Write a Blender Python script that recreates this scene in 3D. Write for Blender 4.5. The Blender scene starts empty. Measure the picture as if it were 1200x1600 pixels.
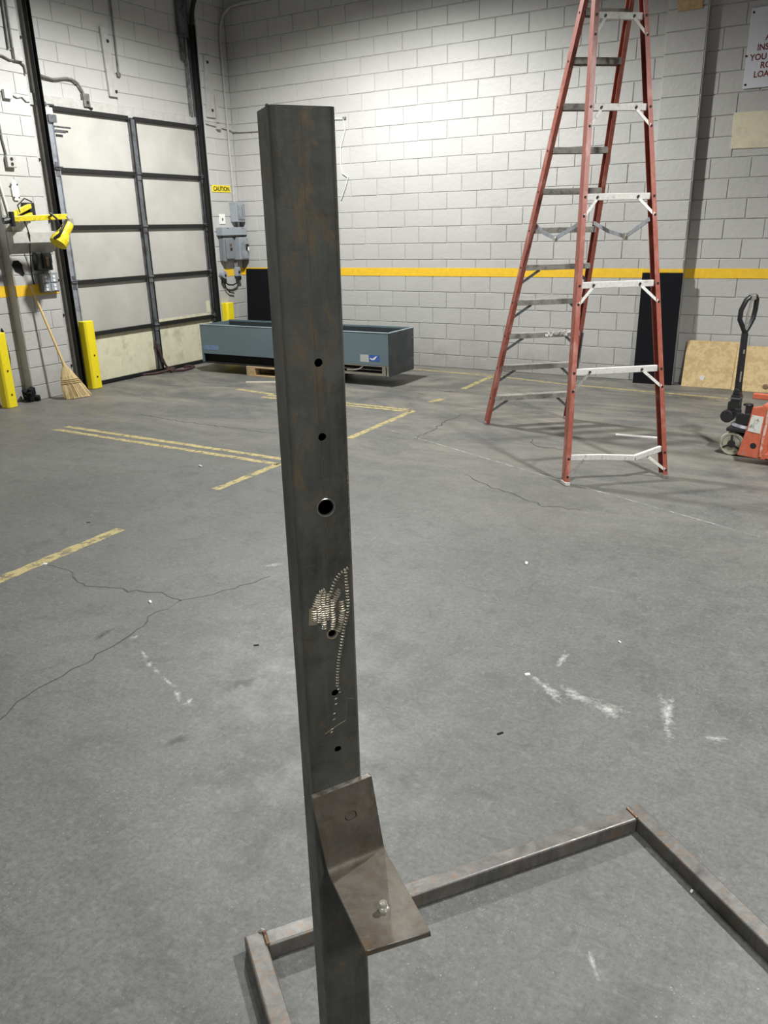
import bpy, bmesh, math, random
from mathutils import Vector, Matrix
random.seed(7)
scene = bpy.context.scene
COL = scene.collection
R = math.radians

# ------------------------------------------------------------------ camera
cam_data = bpy.data.cameras.new('camera')
cam = bpy.data.objects.new('camera', cam_data)
COL.objects.link(cam)
scene.camera = cam
cam_data.sensor_fit = 'VERTICAL'
cam_data.sensor_height = 36.0
cam_data.lens = 36.0 * 1239.27 / 1600.0
cam_data.clip_start = 0.02
PITCH, ROLL, YAW, CAM_H = 0.34197, -0.024365, -0.533089, 1.772
_f = Vector((math.sin(YAW) * math.cos(PITCH), math.cos(YAW) * math.cos(PITCH), -math.sin(PITCH)))
_r = Vector((math.cos(YAW), -math.sin(YAW), 0))
_u = _r.cross(_f)
_r2 = math.cos(ROLL) * _r + math.sin(ROLL) * _u
_u2 = -math.sin(ROLL) * _r + math.cos(ROLL) * _u
cam.matrix_world = Matrix(((_r2.x, _u2.x, -_f.x, 0), (_r2.y, _u2.y, -_f.y, 0), (_r2.z, _u2.z, -_f.z, CAM_H), (0, 0, 0, 1)))

# ------------------------------------------------------------------ world, lamps, exposure
world = bpy.data.worlds.new('world')
scene.world = world
world.use_nodes = True
world.node_tree.nodes['Background'].inputs[0].default_value = (0.9, 0.95, 1.0, 1)
world.node_tree.nodes['Background'].inputs[1].default_value = 0.15
vs = scene.view_settings
vs.view_transform = 'Standard'
vs.look = 'None'
vs.gamma = 1.0
vs.exposure = 0.06
vs.use_curve_mapping = False


def lamp(name, loc, power, cone=140, blend=0.25, radius=0.2, color=(0.995, 1.0, 0.972)):
    d = bpy.data.lights.new(name, 'SPOT')
    d.energy = power
    d.spot_size = R(cone)
    d.spot_blend = blend
    d.shadow_soft_size = radius
    d.color = color
    o = bpy.data.objects.new(name, d)
    o.location = loc
    COL.objects.link(o)
    return o


# high-bay lamps hanging under the roof in a grid
lamp('high_bay_lamp', (-5.1, 6.75, 5.05), 1480, 155, 0.55, 0.14)
lamp('high_bay_lamp', (0.8, 4.3, 5.0), 1500, 132, 0.75, 0.14)
lamp('high_bay_lamp', (-1.5, -1.8, 5.0), 430, 152, 0.55, 0.2)
lamp('high_bay_lamp', (3.4, -0.8, 5.0), 650, 152, 0.55, 0.3)


# ------------------------------------------------------------------ materials
def newmat(name):
    m = bpy.data.materials.new(name)
    m.use_nodes = True
    nt = m.node_tree
    return m, nt, nt.nodes['Principled BSDF']


def N(nt, typ, **kw):
    n = nt.nodes.new(typ)
    for k, v in kw.items():
        setattr(n, k, v)
    return n


def coords(nt, world_space):
    if world_space:
        return N(nt, 'ShaderNodeNewGeometry').outputs['Position']
    return N(nt, 'ShaderNodeTexCoord').outputs['Object']


def noise(nt, vec, scale, detail=4, rough=0.55, dist=0.0, stretch=None):
    if stretch:
        mp = N(nt, 'ShaderNodeMapping')
        mp.inputs['Scale'].default_value = stretch
        nt.links.new(vec, mp.inputs['Vector'])
        vec = mp.outputs['Vector']
    n = N(nt, 'ShaderNodeTexNoise')
    n.inputs['Scale'].default_value = scale
    n.inputs['Detail'].default_value = detail
    n.inputs['Roughness'].default_value = rough
    n.inputs['Distortion'].default_value = dist
    nt.links.new(vec, n.inputs['Vector'])
    return n.outputs['Fac']


def ramp(nt, fac, lo, hi, a=0.0, b=1.0):
    n = N(nt, 'ShaderNodeMapRange')
    n.inputs['From Min'].default_value = lo
    n.inputs['From Max'].default_value = hi
    n.inputs['To Min'].default_value = a
    n.inputs['To Max'].default_value = b
    n.clamp = True
    nt.links.new(fac, n.inputs['Value'])
    return n.outputs['Result']


def mixc(nt, fac, a, b):
    n = N(nt, 'ShaderNodeMix', data_type='RGBA')
    if isinstance(fac, (int, float)):
        n.inputs[0].default_value = fac
    else:
        nt.links.new(fac, n.inputs[0])
    for i, c in ((6, a), (7, b)):
        if isinstance(c, tuple):
            n.inputs[i].default_value = (c[0], c[1], c[2], 1)
        else:
            nt.links.new(c, n.inputs[i])
    return n.outputs[2]


def bump(nt, bsdf, fac, strength, dist=0.01, prev=None):
    b = N(nt, 'ShaderNodeBump')
    b.inputs['Strength'].default_value = strength
    b.inputs['Distance'].default_value = dist
    nt.links.new(fac, b.inputs['Height'])
    if prev is not None:
        nt.links.new(prev, b.inputs['Normal'])
    nt.links.new(b.outputs['Normal'], bsdf.inputs['Normal'])
    return b.outputs['Normal']


def mk(name, col, rough=0.6, metal=0.0, col2=None, scale=6.0, lo=0.4, hi=0.62, var=0.12, world_space=True,
       bumps=(), stretch=None, detail=5):
    """base colour with fine mottling; col2 shows in patches where a noise passes lo..hi"""
    m, nt, b = newmat(name)
    v = coords(nt, world_space)
    dark = tuple(c * (1 - var) for c in col)
    lite = tuple(min(1, c * (1 + var)) for c in col)
    c = mixc(nt, ramp(nt, noise(nt, v, scale * 2.7, 6, 0.65), 0.32, 0.68), dark, lite)
    if col2:
        c = mixc(nt, ramp(nt, noise(nt, v, scale, detail, 0.62, 0.3, stretch), lo, hi), c, col2)
    nt.links.new(c, b.inputs['Base Color'])
    b.inputs['Roughness'].default_value = rough
    b.inputs['Metallic'].default_value = metal
    prev = None
    for (s, st, dd) in bumps:
        prev = bump(nt, b, noise(nt, v, s, 5, 0.6), st, dd, prev)
    return m


def mat_block():
    m, nt, b = newmat('painted_block')
    v = coords(nt, True)
    oi = N(nt, 'ShaderNodeObjectInfo')
    c = mixc(nt, ramp(nt, noise(nt, v, 1.1, 5, 0.6), 0.3, 0.7), (0.43, 0.425, 0.41), (0.49, 0.485, 0.468))
    c = mixc(nt, ramp(nt, oi.outputs['Random'], 0, 1, 0, 0.25), c, (0.40, 0.395, 0.375))
    c = mixc(nt, ramp(nt, noise(nt, v, 14, 8, 0.7), 0.62, 0.78, 0, 0.35), c, (0.30, 0.29, 0.27))
    # darker towards the floor, with a ragged top
    sep = N(nt, 'ShaderNodeSeparateXYZ')
    nt.links.new(v, sep.inputs[0])
    h = N(nt, 'ShaderNodeMath', operation='ADD')
    nt.links.new(sep.outputs['Z'], h.inputs[0])
    nt.links.new(ramp(nt, noise(nt, v, 5, 5, 0.7), 0.2, 0.8, -0.25, 0.25), h.inputs[1])
    c = mixc(nt, ramp(nt, h.outputs[0], 0.0, 0.42, 0.4, 0.0), c, (0.2, 0.19, 0.175))
    nt.links.new(c, b.inputs['Base Color'])
    b.inputs['Roughness'].default_value = 0.5
    p = bump(nt, b, noise(nt, v, 160, 4, 0.7), 0.35, 0.004)
    bump(nt, b, noise(nt, v, 18, 5, 0.6), 0.35, 0.012, p)
    return m


def mat_floor():
    m, nt, b = newmat('sealed_concrete')
    v = coords(nt, True)
    c = mixc(nt, ramp(nt, noise(nt, v, 0.8, 7, 0.62, 0.5), 0.30, 0.70), (0.098, 0.0985, 0.094), (0.146, 0.1465, 0.140))
    c = mixc(nt, ramp(nt, noise(nt, v, 6.5, 9, 0.74, 0.8), 0.50, 0.74, 0, 0.72), c, (0.062, 0.062, 0.061))
    c = mixc(nt, ramp(nt, noise(nt, v, 2.6, 9, 0.78, 1.4), 0.55, 0.72, 0, 0.45), c, (0.165, 0.164, 0.158))
    c = mixc(nt, ramp(nt, noise(nt, v, 60, 7, 0.8), 0.44, 0.66, 0.0, 0.62), c, (0.050, 0.050, 0.049))
    c = mixc(nt, ramp(nt, noise(nt, v, 27, 8, 0.8), 0.53, 0.70, 0.0, 0.55), c, (0.215, 0.215, 0.205))
    # scuffs, drag marks
    for sc_, st in ((2.6, (1.0, 8.0, 1.0)), (3.1, (7.0, 1.2, 1.0)), (6.5, (1.0, 11.0, 1.0))):
        c = mixc(nt, ramp(nt, noise(nt, v, sc_, 10, 0.8, 0.4, st), 0.59, 0.72, 0, 0.45), c, (0.215, 0.215, 0.208))
    for sc_, st in ((3.4, (6.0, 1.4, 1.0)), (2.2, (1.4, 6.5, 1.0)), (7.0, (9.0, 1.0, 1.0)), (6.0, (1.2, 8.0, 1.0))):
        c = mixc(nt, ramp(nt, noise(nt, v, sc_, 10, 0.8, 0.4, st), 0.57, 0.72, 0, 0.55), c, (0.052, 0.052, 0.052))
    # white specks, two sizes
    for scl, r0, r1, lo in ((30, 0.06, 0.10, 0.47), (75, 0.08, 0.15, 0.47)):
        vo = N(nt, 'ShaderNodeTexVoronoi')
        vo.inputs['Scale'].default_value = scl
        nt.links.new(v, vo.inputs['Vector'])
        mu = N(nt, 'ShaderNodeMath', operation='MULTIPLY')
        nt.links.new(ramp(nt, vo.outputs['Distance'], r0, r1, 0.38, 0), mu.inputs[0])
        nt.links.new(ramp(nt, noise(nt, v, 2.3, 6, 0.7), lo, lo + 0.12), mu.inputs[1])
        c = mixc(nt, mu.outputs[0], c, (0.42, 0.42, 0.40))
    # sandy dust towards the dock corner
    sep = N(nt, 'ShaderNodeSeparateXYZ')
    nt.links.new(v, sep.inputs[0])
    far = ramp(nt, sep.outputs['Y'], 4.0, 7.5)
    mu2 = N(nt, 'ShaderNodeMath', operation='MULTIPLY')
    nt.links.new(far, mu2.inputs[0])
    nt.links.new(ramp(nt, noise(nt, v, 1.3, 9, 0.76, 0.9, (0.6, 1.6, 1)), 0.42, 0.62, 0, 0.75), mu2.inputs[1])
    c = mixc(nt, mu2.outputs[0], c, (0.25, 0.228, 0.19))
    mu3 = N(nt, 'ShaderNodeMath', operation='MULTIPLY')
    nt.links.new(far, mu3.inputs[0])
    nt.links.new(ramp(nt, noise(nt, v, 2.0, 9, 0.78, 0.6, (0.7, 2.2, 1)), 0.55, 0.70, 0, 0.6), mu3.inputs[1])
    c = mixc(nt, mu3.outputs[0], c, (0.042, 0.041, 0.040))
    nt.links.new(c, b.inputs['Base Color'])
    nt.links.new(ramp(nt, noise(nt, v, 4, 6, 0.7), 0.3, 0.7, 0.40, 0.66), b.inputs['Roughness'])
    b.inputs['Specular IOR Level'].default_value = 0.35
    p = bump(nt, b, noise(nt, v, 220, 4, 0.7), 0.2, 0.002)
    bump(nt, b, noise(nt, v, 9, 6, 0.65), 0.12, 0.01, p)
    return m


def mat_post(name, base, rust, amount, scl=9.0, rough=0.42, contrast=1.0, bands=()):
    """mill-scale steel: cloudy scale, rust bloom, faint streaks along the length"""
    m, nt, b = newmat(name)
    v = coords(nt, False)
    k = 0.45 * contrast
    c = mixc(nt, ramp(nt, noise(nt, v, 11, 7, 0.7, 0.6, (1, 1, 0.6)), 0.32, 0.66), tuple(x * (1 - k) for x in base), tuple(x * (1 + k) for x in base))
    c = mixc(nt, ramp(nt, noise(nt, v, 6, 7, 0.72, 0.2, (16, 16, 0.8)), 0.50, 0.70, 0, 0.45), c, tuple(x * 1.6 for x in base))
    c = mixc(nt, ramp(nt, noise(nt, v, 6, 7, 0.72, 0.2, (2, 2, 9)), 0.56, 0.72, 0, 0.5), c, tuple(x * 0.45 for x in base))
    big = ramp(nt, noise(nt, v, scl * 0.45, 4, 0.6, 0.4, (1, 1, 0.6)), 0.36, 0.54)
    fine = ramp(nt, noise(nt, v, scl * 2.6, 8, 0.75, 0.5, (1, 1, 0.5)), 0.66 - amount, 0.84 - amount)
    for (z0, z1, z2, z3) in bands:      # stretches of the length where rust has taken hold
        sep = N(nt, 'ShaderNodeSeparateXYZ')
        nt.links.new(v, sep.inputs[0])
        q = N(nt, 'ShaderNodeMath', operation='MULTIPLY')
        nt.links.new(ramp(nt, sep.outputs['Z'], z0, z1), q.inputs[0])
        nt.links.new(ramp(nt, sep.outputs['Z'], z2, z3, 1, 0), q.inputs[1])
        q2 = N(nt, 'ShaderNodeMath', operation='ADD')
        q2.use_clamp = True
        nt.links.new(big, q2.inputs[0])
        nt.links.new(q.outputs[0], q2.inputs[1])
        big = q2.outputs[0]
    mu = N(nt, 'ShaderNodeMath', operation='MULTIPLY')
    nt.links.new(big, mu.inputs[0])
    nt.links.new(fine, mu.inputs[1])
    c = mixc(nt, mu.outputs[0], c, rust)
    c = mixc(nt, ramp(nt, noise(nt, v, 110, 5, 0.75), 0.58, 0.75, 0, 0.4), c, tuple(x * 2.0 for x in base))
    nt.links.new(c, b.inputs['Base Color'])
    b.inputs['Metallic'].default_value = 0.25
    nt.links.new(ramp(nt, noise(nt, v, 13, 6, 0.7), 0.3, 0.7, rough - 0.08, rough + 0.18), b.inputs['Roughness'])
    bump(nt, b, noise(nt, v, 240, 4, 0.7), 0.12, 0.001)
    return m


def mat_paint(name, col, under, lo=0.56, hi=0.66, scale=9.0, rough=0.6, amt=1.0, ws=True, stretch=None):
    """paint worn through to what lies under it"""
    return mk(name, col, rough, 0, under, scale, lo, hi, 0.08, ws, ((90, 0.15, 0.003),), stretch, 9)


def mat_ply():
    m, nt, b = newmat('plywood')
    v = coords(nt, True)
    w = N(nt, 'ShaderNodeTexWave', wave_type='RINGS')
    w.inputs['Scale'].default_value = 3.5
    w.inputs['Distortion'].default_value = 16
    w.inputs['Detail'].default_value = 5
    w.inputs['Detail Scale'].default_value = 1.7
    w.inputs['Detail Roughness'].default_value = 0.7
    nt.links.new(v, w.inputs['Vector'])
    c = mixc(nt, w.outputs['Fac'], (0.46, 0.33, 0.155), (0.58, 0.435, 0.225))
    c = mixc(nt, ramp(nt, noise(nt, v, 6, 6, 0.7, 0.6), 0.56, 0.74, 0, 0.6), c, (0.35, 0.22, 0.09))
    nt.links.new(c, b.inputs['Base Color'])
    b.inputs['Roughness'].default_value = 0.6
    return m


def mat_fleck(name, col, scale, lo, hi, amt=1.0, rough=0.8, stretch=None):
    """thin film that lies on the concrete only in flecks; thins towards its rim (the mesh's own 'film' attribute)"""
    m, nt, b = newmat(name)
    v = coords(nt, True)
    c = mixc(nt, ramp(nt, noise(nt, v, scale * 1.7, 5, 0.7), 0.3, 0.7), tuple(x * 0.85 for x in col), tuple(min(1, x * 1.12) for x in col))
    nt.links.new(c, b.inputs['Base Color'])
    b.inputs['Roughness'].default_value = rough
    at = N(nt, 'ShaderNodeAttribute', attribute_name='film')
    s1 = N(nt, 'ShaderNodeMath', operation='ADD')
    nt.links.new(noise(nt, v, scale, 8, 0.75, 0.2, stretch), s1.inputs[0])
    nt.links.new(ramp(nt, at.outputs['Fac'], 0, 1, -0.22, 0.06), s1.inputs[1])
    nt.links.new(ramp(nt, s1.outputs[0], lo, hi, 0, amt), b.inputs['Alpha'])
    return m


M_BLOCK = mat_block()
M_MORTAR = mk('mortar', (0.37, 0.365, 0.345), 0.7, var=0.15)
M_FLOOR = mat_floor()
M_WALLPLAIN = mk('plain_wall', (0.42, 0.41, 0.39), 0.7)
M_CEIL = mk('roof_deck', (0.42, 0.44, 0.49), 0.8)
M_STRIPE = mat_paint('wall_stripe_yellow', (0.80, 0.50, 0.025), (0.42, 0.30, 0.10), 0.66, 0.80, 6)
M_LINE = mat_fleck('floor_line_yellow', (0.44, 0.365, 0.17), 13, 0.42, 0.58, 0.85)
M_CRACK = mk('crack_dark', (0.055, 0.053, 0.05), 0.9)
M_JOINT = mat_fleck('joint_dust', (0.36, 0.36, 0.35), 9, 0.42, 0.6, 0.8)
M_CHALK = mat_fleck('white_dust', (0.50, 0.50, 0.48), 34, 0.34, 0.62, 0.75)
M_STAIN = mat_fleck('oil_stain', (0.050, 0.050, 0.049), 9, 0.30, 0.62, 0.62, 0.5)
M_POST = mat_post('mill_scale_steel', (0.059, 0.0595, 0.0545), (0.135, 0.096, 0.048), 0.135, 11.0, 0.44, 1.0, ((1.40, 1.47, 1.62, 1.72), (0.3, 0.5, 0.75, 0.9)))
M_BAR = mat_post('bar_steel', (0.115, 0.111, 0.105), (0.17, 0.105, 0.06), 0.17, 16, 0.36)
M_BRK = mat_post('bracket_steel', (0.100, 0.089, 0.074), (0.105, 0.068, 0.038), 0.22, 20, 0.50, 1.2)
M_BRKEDGE = mk('bracket_edge_highlight', (0.26, 0.245, 0.22), 0.45, 0.5, (0.12, 0.10, 0.08), 60, 0.45, 0.6)  # paler tone for the highlights painted on the bracket's edges
M_WELD = mk('weld_metal', (0.60, 0.55, 0.46), 0.34, 0.9, (0.19, 0.14, 0.095), 210, 0.52, 0.68, 0.3, False)
M_WELDBROWN = mk('burnt_weld', (0.26, 0.16, 0.09), 0.5, 0.5, (0.10, 0.06, 0.04), 60, 0.45, 0.6, 0.2, False)
M_GROUND = mk('ground_steel', (0.36, 0.30, 0.21), 0.35, 0.7, var=0.2, world_space=False)
M_SHINY = mk('bright_steel', (0.62, 0.60, 0.56), 0.25, 1.0, var=0.15)
M_ZINC = mk('zinc_plate', (0.60, 0.585, 0.52), 0.36, 0.75, var=0.12)
M_SEAM = mk('seam_rust', (0.105, 0.082, 0.055), 0.6, 0.2, (0.055, 0.053, 0.047), 45, 0.45, 0.6)
M_LADDER = mk('ladder_red_fibreglass', (0.26, 0.070, 0.047), 0.42, 0, (0.40, 0.20, 0.165), 11, 0.52, 0.72, 0.2, True, (), (1, 1, 0.4), 8)
M_ALU = mk('aluminium_worn', (0.56, 0.55, 0.52), 0.6, 0.08, (0.30, 0.28, 0.25), 18, 0.56, 0.7, 0.12)
M_ALUDARK = mk('aluminium_shaded', (0.30, 0.285, 0.26), 0.5, 0.3, (0.16, 0.15, 0.14), 16, 0.5, 0.66, 0.18)  # far steps' shade put into a darker grey; feet and some braces share it
M_BOLT = mk('dark_bolt', (0.045, 0.035, 0.03), 0.5, 0.5)
M_DOOR = mk('door_panel_grey', (0.445, 0.432, 0.40), 0.5, 0, (0.375, 0.362, 0.335), 1.6, 0.45, 0.72, 0.03)
M_DOORLOW = mk('door_panel_cream', (0.66, 0.63, 0.47), 0.55, 0, (0.45, 0.42, 0.30), 5, 0.52, 0.72, 0.06)
M_RAILDARK = mk('dark_rail', (0.020, 0.020, 0.019), 0.55, 0.2)
M_RAILDARK.node_tree.nodes['Principled BSDF'].inputs['Specular IOR Level'].default_value = 0.3
M_GALV = mk('galvanised', (0.42, 0.45, 0.50), 0.38, 0.6, (0.30, 0.31, 0.33), 9, 0.45, 0.65, 0.12)
M_GALVDARK = mk('galvanised_dull', (0.16, 0.165, 0.18), 0.45, 0.5, (0.07, 0.07, 0.07), 8, 0.5, 0.65, 0.15)
M_RUBBER = mk('black_rubber', (0.009, 0.009, 0.010), 0.8, var=0.25)
M_RUBBER.node_tree.nodes['Principled BSDF'].inputs['Specular IOR Level'].default_value = 0.25
M_MAT = mk('black_mat', (0.0035, 0.0038, 0.006), 0.8, 0, (0.018, 0.018, 0.022), 14, 0.70, 0.8, 0.2)
M_MAT.node_tree.nodes['Principled BSDF'].inputs['Specular IOR Level'].default_value = 0.2
M_PIPE = mk('painted_conduit', (0.42, 0.41, 0.39), 0.45)
M_PIPEDARK = mk('dirty_conduit', (0.20, 0.195, 0.185), 0.5, col2=(0.11, 0.105, 0.1), scale=15)
M_PANELGREY = mk('switch_grey', (0.31, 0.335, 0.365), 0.42, 0.1, var=0.06)
M_PANELDARK = mk('switch_grey_dark', (0.19, 0.205, 0.22), 0.45, 0.1, var=0.06)
M_WHITE = mk('white_plastic', (0.78, 0.77, 0.73), 0.4, var=0.03)
M_WHITECABLE = mk('white_cable', (0.60, 0.60, 0.58), 0.5, var=0.05)
M_SIGN = mk('sign_white', (0.66, 0.68, 0.73), 0.35, var=0.02)
M_MAROON = mk('sign_red', (0.19, 0.028, 0.035), 0.5, var=0.05)
M_CREAM = mk('cream_patch', (0.66, 0.60, 0.44), 0.6, 0, (0.52, 0.47, 0.35), 7, 0.52, 0.72, 0.05, True, ((60, 0.2, 0.004),))
M_TAN = mk('tan_board', (0.56, 0.38, 0.20), 0.65, 0, (0.45, 0.29, 0.14), 20)
M_YELLOW = mk('safety_yellow', (0.86, 0.70, 0.018), 0.42, 0, (0.10, 0.085, 0.03), 13, 0.66, 0.72, 0.05, True, (), None, 9)
M_YELLOWLAMP = mk('lamp_yellow', (0.70, 0.57, 0.02), 0.4, 0, (0.42, 0.34, 0.02), 22, 0.5, 0.7, 0.08)
M_BLACK = mk('black_paint', (0.016, 0.016, 0.017), 0.4, 0, var=0.2)
M_CAUTION = mk('caution_yellow', (0.80, 0.64, 0.02), 0.45, var=0.04)
M_UNIT = mk('blue_grey_sheet', (0.140, 0.195, 0.228), 0.36, 0.2, (0.162, 0.218, 0.250), 1.2, 0.4, 0.6, 0.04)
M_UNITEND = mk('steel_end_plate', (0.085, 0.105, 0.115), 0.30, 0.6, (0.14, 0.155, 0.16), 3.0, 0.45, 0.65, 0.1)
M_UNITRIM = mk('rim_bright', (0.42, 0.52, 0.58), 0.35, 0.4)
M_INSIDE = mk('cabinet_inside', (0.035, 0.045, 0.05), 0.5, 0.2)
M_STICKERBLUE = mk('sticker_blue', (0.045, 0.11, 0.38), 0.4, var=0.05)
M_STICKERPALE = mk('sticker_pale', (0.46, 0.46, 0.46), 0.5, var=0.1)
M_BLUESMUDGE = mk('blue_smudge', (0.17, 0.25, 0.42), 0.5, 0, (0.14, 0.20, 0.24), 14, 0.52, 0.7)
M_PALLET = mk('pallet_wood', (0.50, 0.36, 0.20), 0.75, 0, (0.34, 0.23, 0.12), 9, 0.5, 0.7, 0.15, True, (), (1, 6, 6))
M_PLY = mat_ply()
M_PLYEDGE = mk('plywood_edge', (0.34, 0.24, 0.13), 0.8, var=0.25)
M_STRAW = mk('broom_straw', (0.62, 0.48, 0.25), 0.75, 0, (0.42, 0.30, 0.14), 60, 0.5, 0.68, 0.15, False, (), (1, 1, 0.15))
M_STRAWTWINE = mk('broom_twine', (0.50, 0.38, 0.19), 0.8)
M_HANDLE = mk('broom_handle', (0.70, 0.50, 0.22), 0.45, var=0.06)
M_ORANGE = mk('jack_orange', (0.52, 0.125, 0.065), 0.5, 0, (0.28, 0.22, 0.20), 10, 0.58, 0.72, 0.14, True, (), None, 9)
M_ORANGEWORN = mk('jack_scraped', (0.62, 0.42, 0.36), 0.5, 0, (0.50, 0.12, 0.06), 16, 0.5, 0.6)
M_WHEEL = mk('cast_wheel', (0.36, 0.36, 0.28), 0.45, 0.1, (0.22, 0.21, 0.16), 25, 0.5, 0.65)
M_LABEL = mk('worn_label', (0.62, 0.62, 0.58), 0.55, 0, (0.16, 0.16, 0.15), 28, 0.56, 0.66, 0.06)
M_STRAP = mk('maroon_strap', (0.055, 0.022, 0.024), 0.8, var=0.2)
M_WOODSTRIP = mk('pale_strip', (0.62, 0.57, 0.47), 0.7)
M_PAPER = mk('paper_scrap', (0.72, 0.71, 0.68), 0.8)


# ------------------------------------------------------------------ mesh builder
class MB:
    def __init__(self):
        self.v, self.f = [], []

    def add(self, vs_, fs):
        b = len(self.v)
        self.v += [Vector(p) for p in vs_]
        self.f += [tuple(i + b for i in f) for f in fs]
        return self

    def box(self, x0, x1, y0, y1, z0, z1):
        vs_ = [(x, y, z) for z in (z0, z1) for y in (y0, y1) for x in (x0, x1)]
        return self.add(vs_, [(0, 2, 3, 1), (4, 5, 7, 6), (0, 1, 5, 4), (2, 6, 7, 3), (0, 4, 6, 2), (1, 3, 7, 5)])

    def obox(self, c, a, b, d):
        c, a, b, d = Vector(c), Vector(a), Vector(b), Vector(d)
        vs_ = [c + i * a + j * b + k * d for k in (-1, 1) for j in (-1, 1) for i in (-1, 1)]
        return self.add(vs_, [(0, 2, 3, 1), (4, 5, 7, 6), (0, 1, 5, 4), (2, 6, 7, 3), (0, 4, 6, 2), (1, 3, 7, 5)])

    def bar(self, p, q, w, h, up=(0, 0, 1)):
        """box beam from p to q: w across, h along up"""
        p, q = Vector(p), Vector(q)
        d = (q - p)
        up = Vector(up)
        s = d.cross(up)
        s.normalize()
        t = s.cross(d)
        t.normalize()
        return self.obox((p + q) / 2, d / 2, s * w / 2, t * h / 2)

    def tube(self, pts, r, seg=8, caps=True, squash=None):
        pts = [Vector(p) for p in pts]
        rs = r if isinstance(r, (list, tuple)) else [r] * len(pts)
        rings = []
        prev = None
        for i, p in enumerate(pts):
            d = (pts[min(i + 1, len(pts) - 1)] - pts[max(i - 1, 0)])
            d.normalize()
            if prev is None:
                a = d.cross(Vector((0, 0, 1)))
                if a.length < 1e-3:
                    a = d.cross(Vector((0, 1, 0)))
            else:
                a = prev - d * prev.dot(d)
            a.normalize()
            prev = a
            b = d.cross(a)
            rings.append([p + (a * math.cos(2 * math.pi * k / seg) + b * math.sin(2 * math.pi * k / seg)) * rs[i] for k in range(seg)])
        vs_ = [q for ring in rings for q in ring]
        fs = []
        for i in range(len(rings) - 1):
            for k in range(seg):
                k2 = (k + 1) % seg
                fs.append((i * seg + k, (i + 1) * seg + k, (i + 1) * seg + k2, i * seg + k2))
        if caps:
            fs.append(tuple(range(seg)))
            fs.append(tuple(range((len(rings) - 1) * seg, len(rings) * seg))[::-1])
        return self.add(vs_, fs)

    def cyl(self, p, q, r, seg=16, r2=None):
        return self.tube([p, q], [r, r if r2 is None else r2], seg)

    def prism(self, poly, fn, h0, h1):
        """poly: 2D points; fn(a, b, h) gives the 3D point"""
        n = len(poly)
        vs_ = [fn(a, b, h0) for a, b in poly] + [fn(a, b, h1) for a, b in poly]
        fs = [tuple(range(n))[::-1], tuple(range(n, 2 * n))]
        fs += [(i, (i + 1) % n, n + (i + 1) % n, n + i) for i in range(n)]
        return self.add(vs_, fs)

    def sweep(self, prof, p, q, ax, ay):
        """profile of (a, b) pairs carried from p to q along axes ax, ay"""
        p, q, ax, ay = Vector(p), Vector(q), Vector(ax), Vector(ay)
        return self.prism(prof, lambda a, b, h: (p + (q - p) * h) + ax * a + ay * b, 0.0, 1.0)

    def lathe(self, prof, c, axis, seg=20):
        c, axis = Vector(c), Vector(axis).normalized()
        a = axis.orthogonal().normalized()
        b = axis.cross(a)
        n = len(prof)
        vs_ = []
        for k in range(seg):
            t = 2 * math.pi * k / seg
            e = a * math.cos(t) + b * math.sin(t)
            vs_ += [c + axis * h + e * r for r, h in prof]
        fs = []
        for k in range(seg):
            k2 = (k + 1) % seg
            for i in range(n - 1):
                fs.append((k * n + i, k2 * n + i, k2 * n + i + 1, k * n + i + 1))
        return self.add(vs_, fs)

    def mesh(self, name, origin=(0, 0, 0)):
        o = Vector(origin)
        me = bpy.data.meshes.new(name)
        me.from_pydata([tuple(p - o) for p in self.v], [], self.f)
        bm = bmesh.new()
        bm.from_mesh(me)
        bmesh.ops.remove_doubles(bm, verts=bm.verts, dist=1e-6)
        bmesh.ops.recalc_face_normals(bm, faces=bm.faces)
        bm.to_mesh(me)
        bm.free()
        return me


def put(name, mb, mat, parent=None, bevel=0.0, smooth=False, label=None, origin=None, kind=None, seg=2):
    """link a builder's mesh as one object. With a parent the coordinates are the parent's own (or world, less origin)."""
    if origin is None:
        origin = (0, 0, 0)
        q = parent
        while q is not None and not q.get('_world'):
            q = q.parent
        if q is not None:
            origin = q['_world']
    me = mb.mesh(name, origin)
    me.materials.append(mat)
    o = bpy.data.objects.new(name, me)
    COL.objects.link(o)
    if parent is not None:
        o.parent = parent
    if smooth:
        for p in me.polygons:
            p.use_smooth = True
        me.set_sharp_from_angle(angle=R(42))
    if bevel:
        md = o.modifiers.new('bevel', 'BEVEL')
        md.width = bevel
        md.segments = seg
        md.limit_method = 'ANGLE'
        md.angle_limit = R(35)
    if label:
        o['label'] = label
    if kind:
        o['kind'] = kind
    return o


def thing(name, label, cat, loc=(0, 0, 0), rotz=0.0, group=None):
    """an Empty at the thing's base; parts are given in world coordinates unless rotz is set"""
    o = bpy.data.objects.new(name, None)
    COL.objects.link(o)
    o.location = loc
    o.rotation_euler = (0, 0, rotz)
    o.empty_display_size = 0.05
    o['label'] = label
    o['category'] = cat
    if rotz == 0.0:
        o['_world'] = loc
    if group:
        o['group'] = group
    return o


def solo(name, mb, mat, label, cat, loc=(0, 0, 0), bevel=0.0, smooth=False, group=None):
    o = put(name, mb, mat, None, bevel, smooth, label, loc)
    o.location = loc
    o['category'] = cat
    if group:
        o['group'] = group
    return o


def structure(name, mb, mat, label=None, **kw):
    return put(name, mb, mat, None, label=label, kind='structure', **kw)


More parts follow.
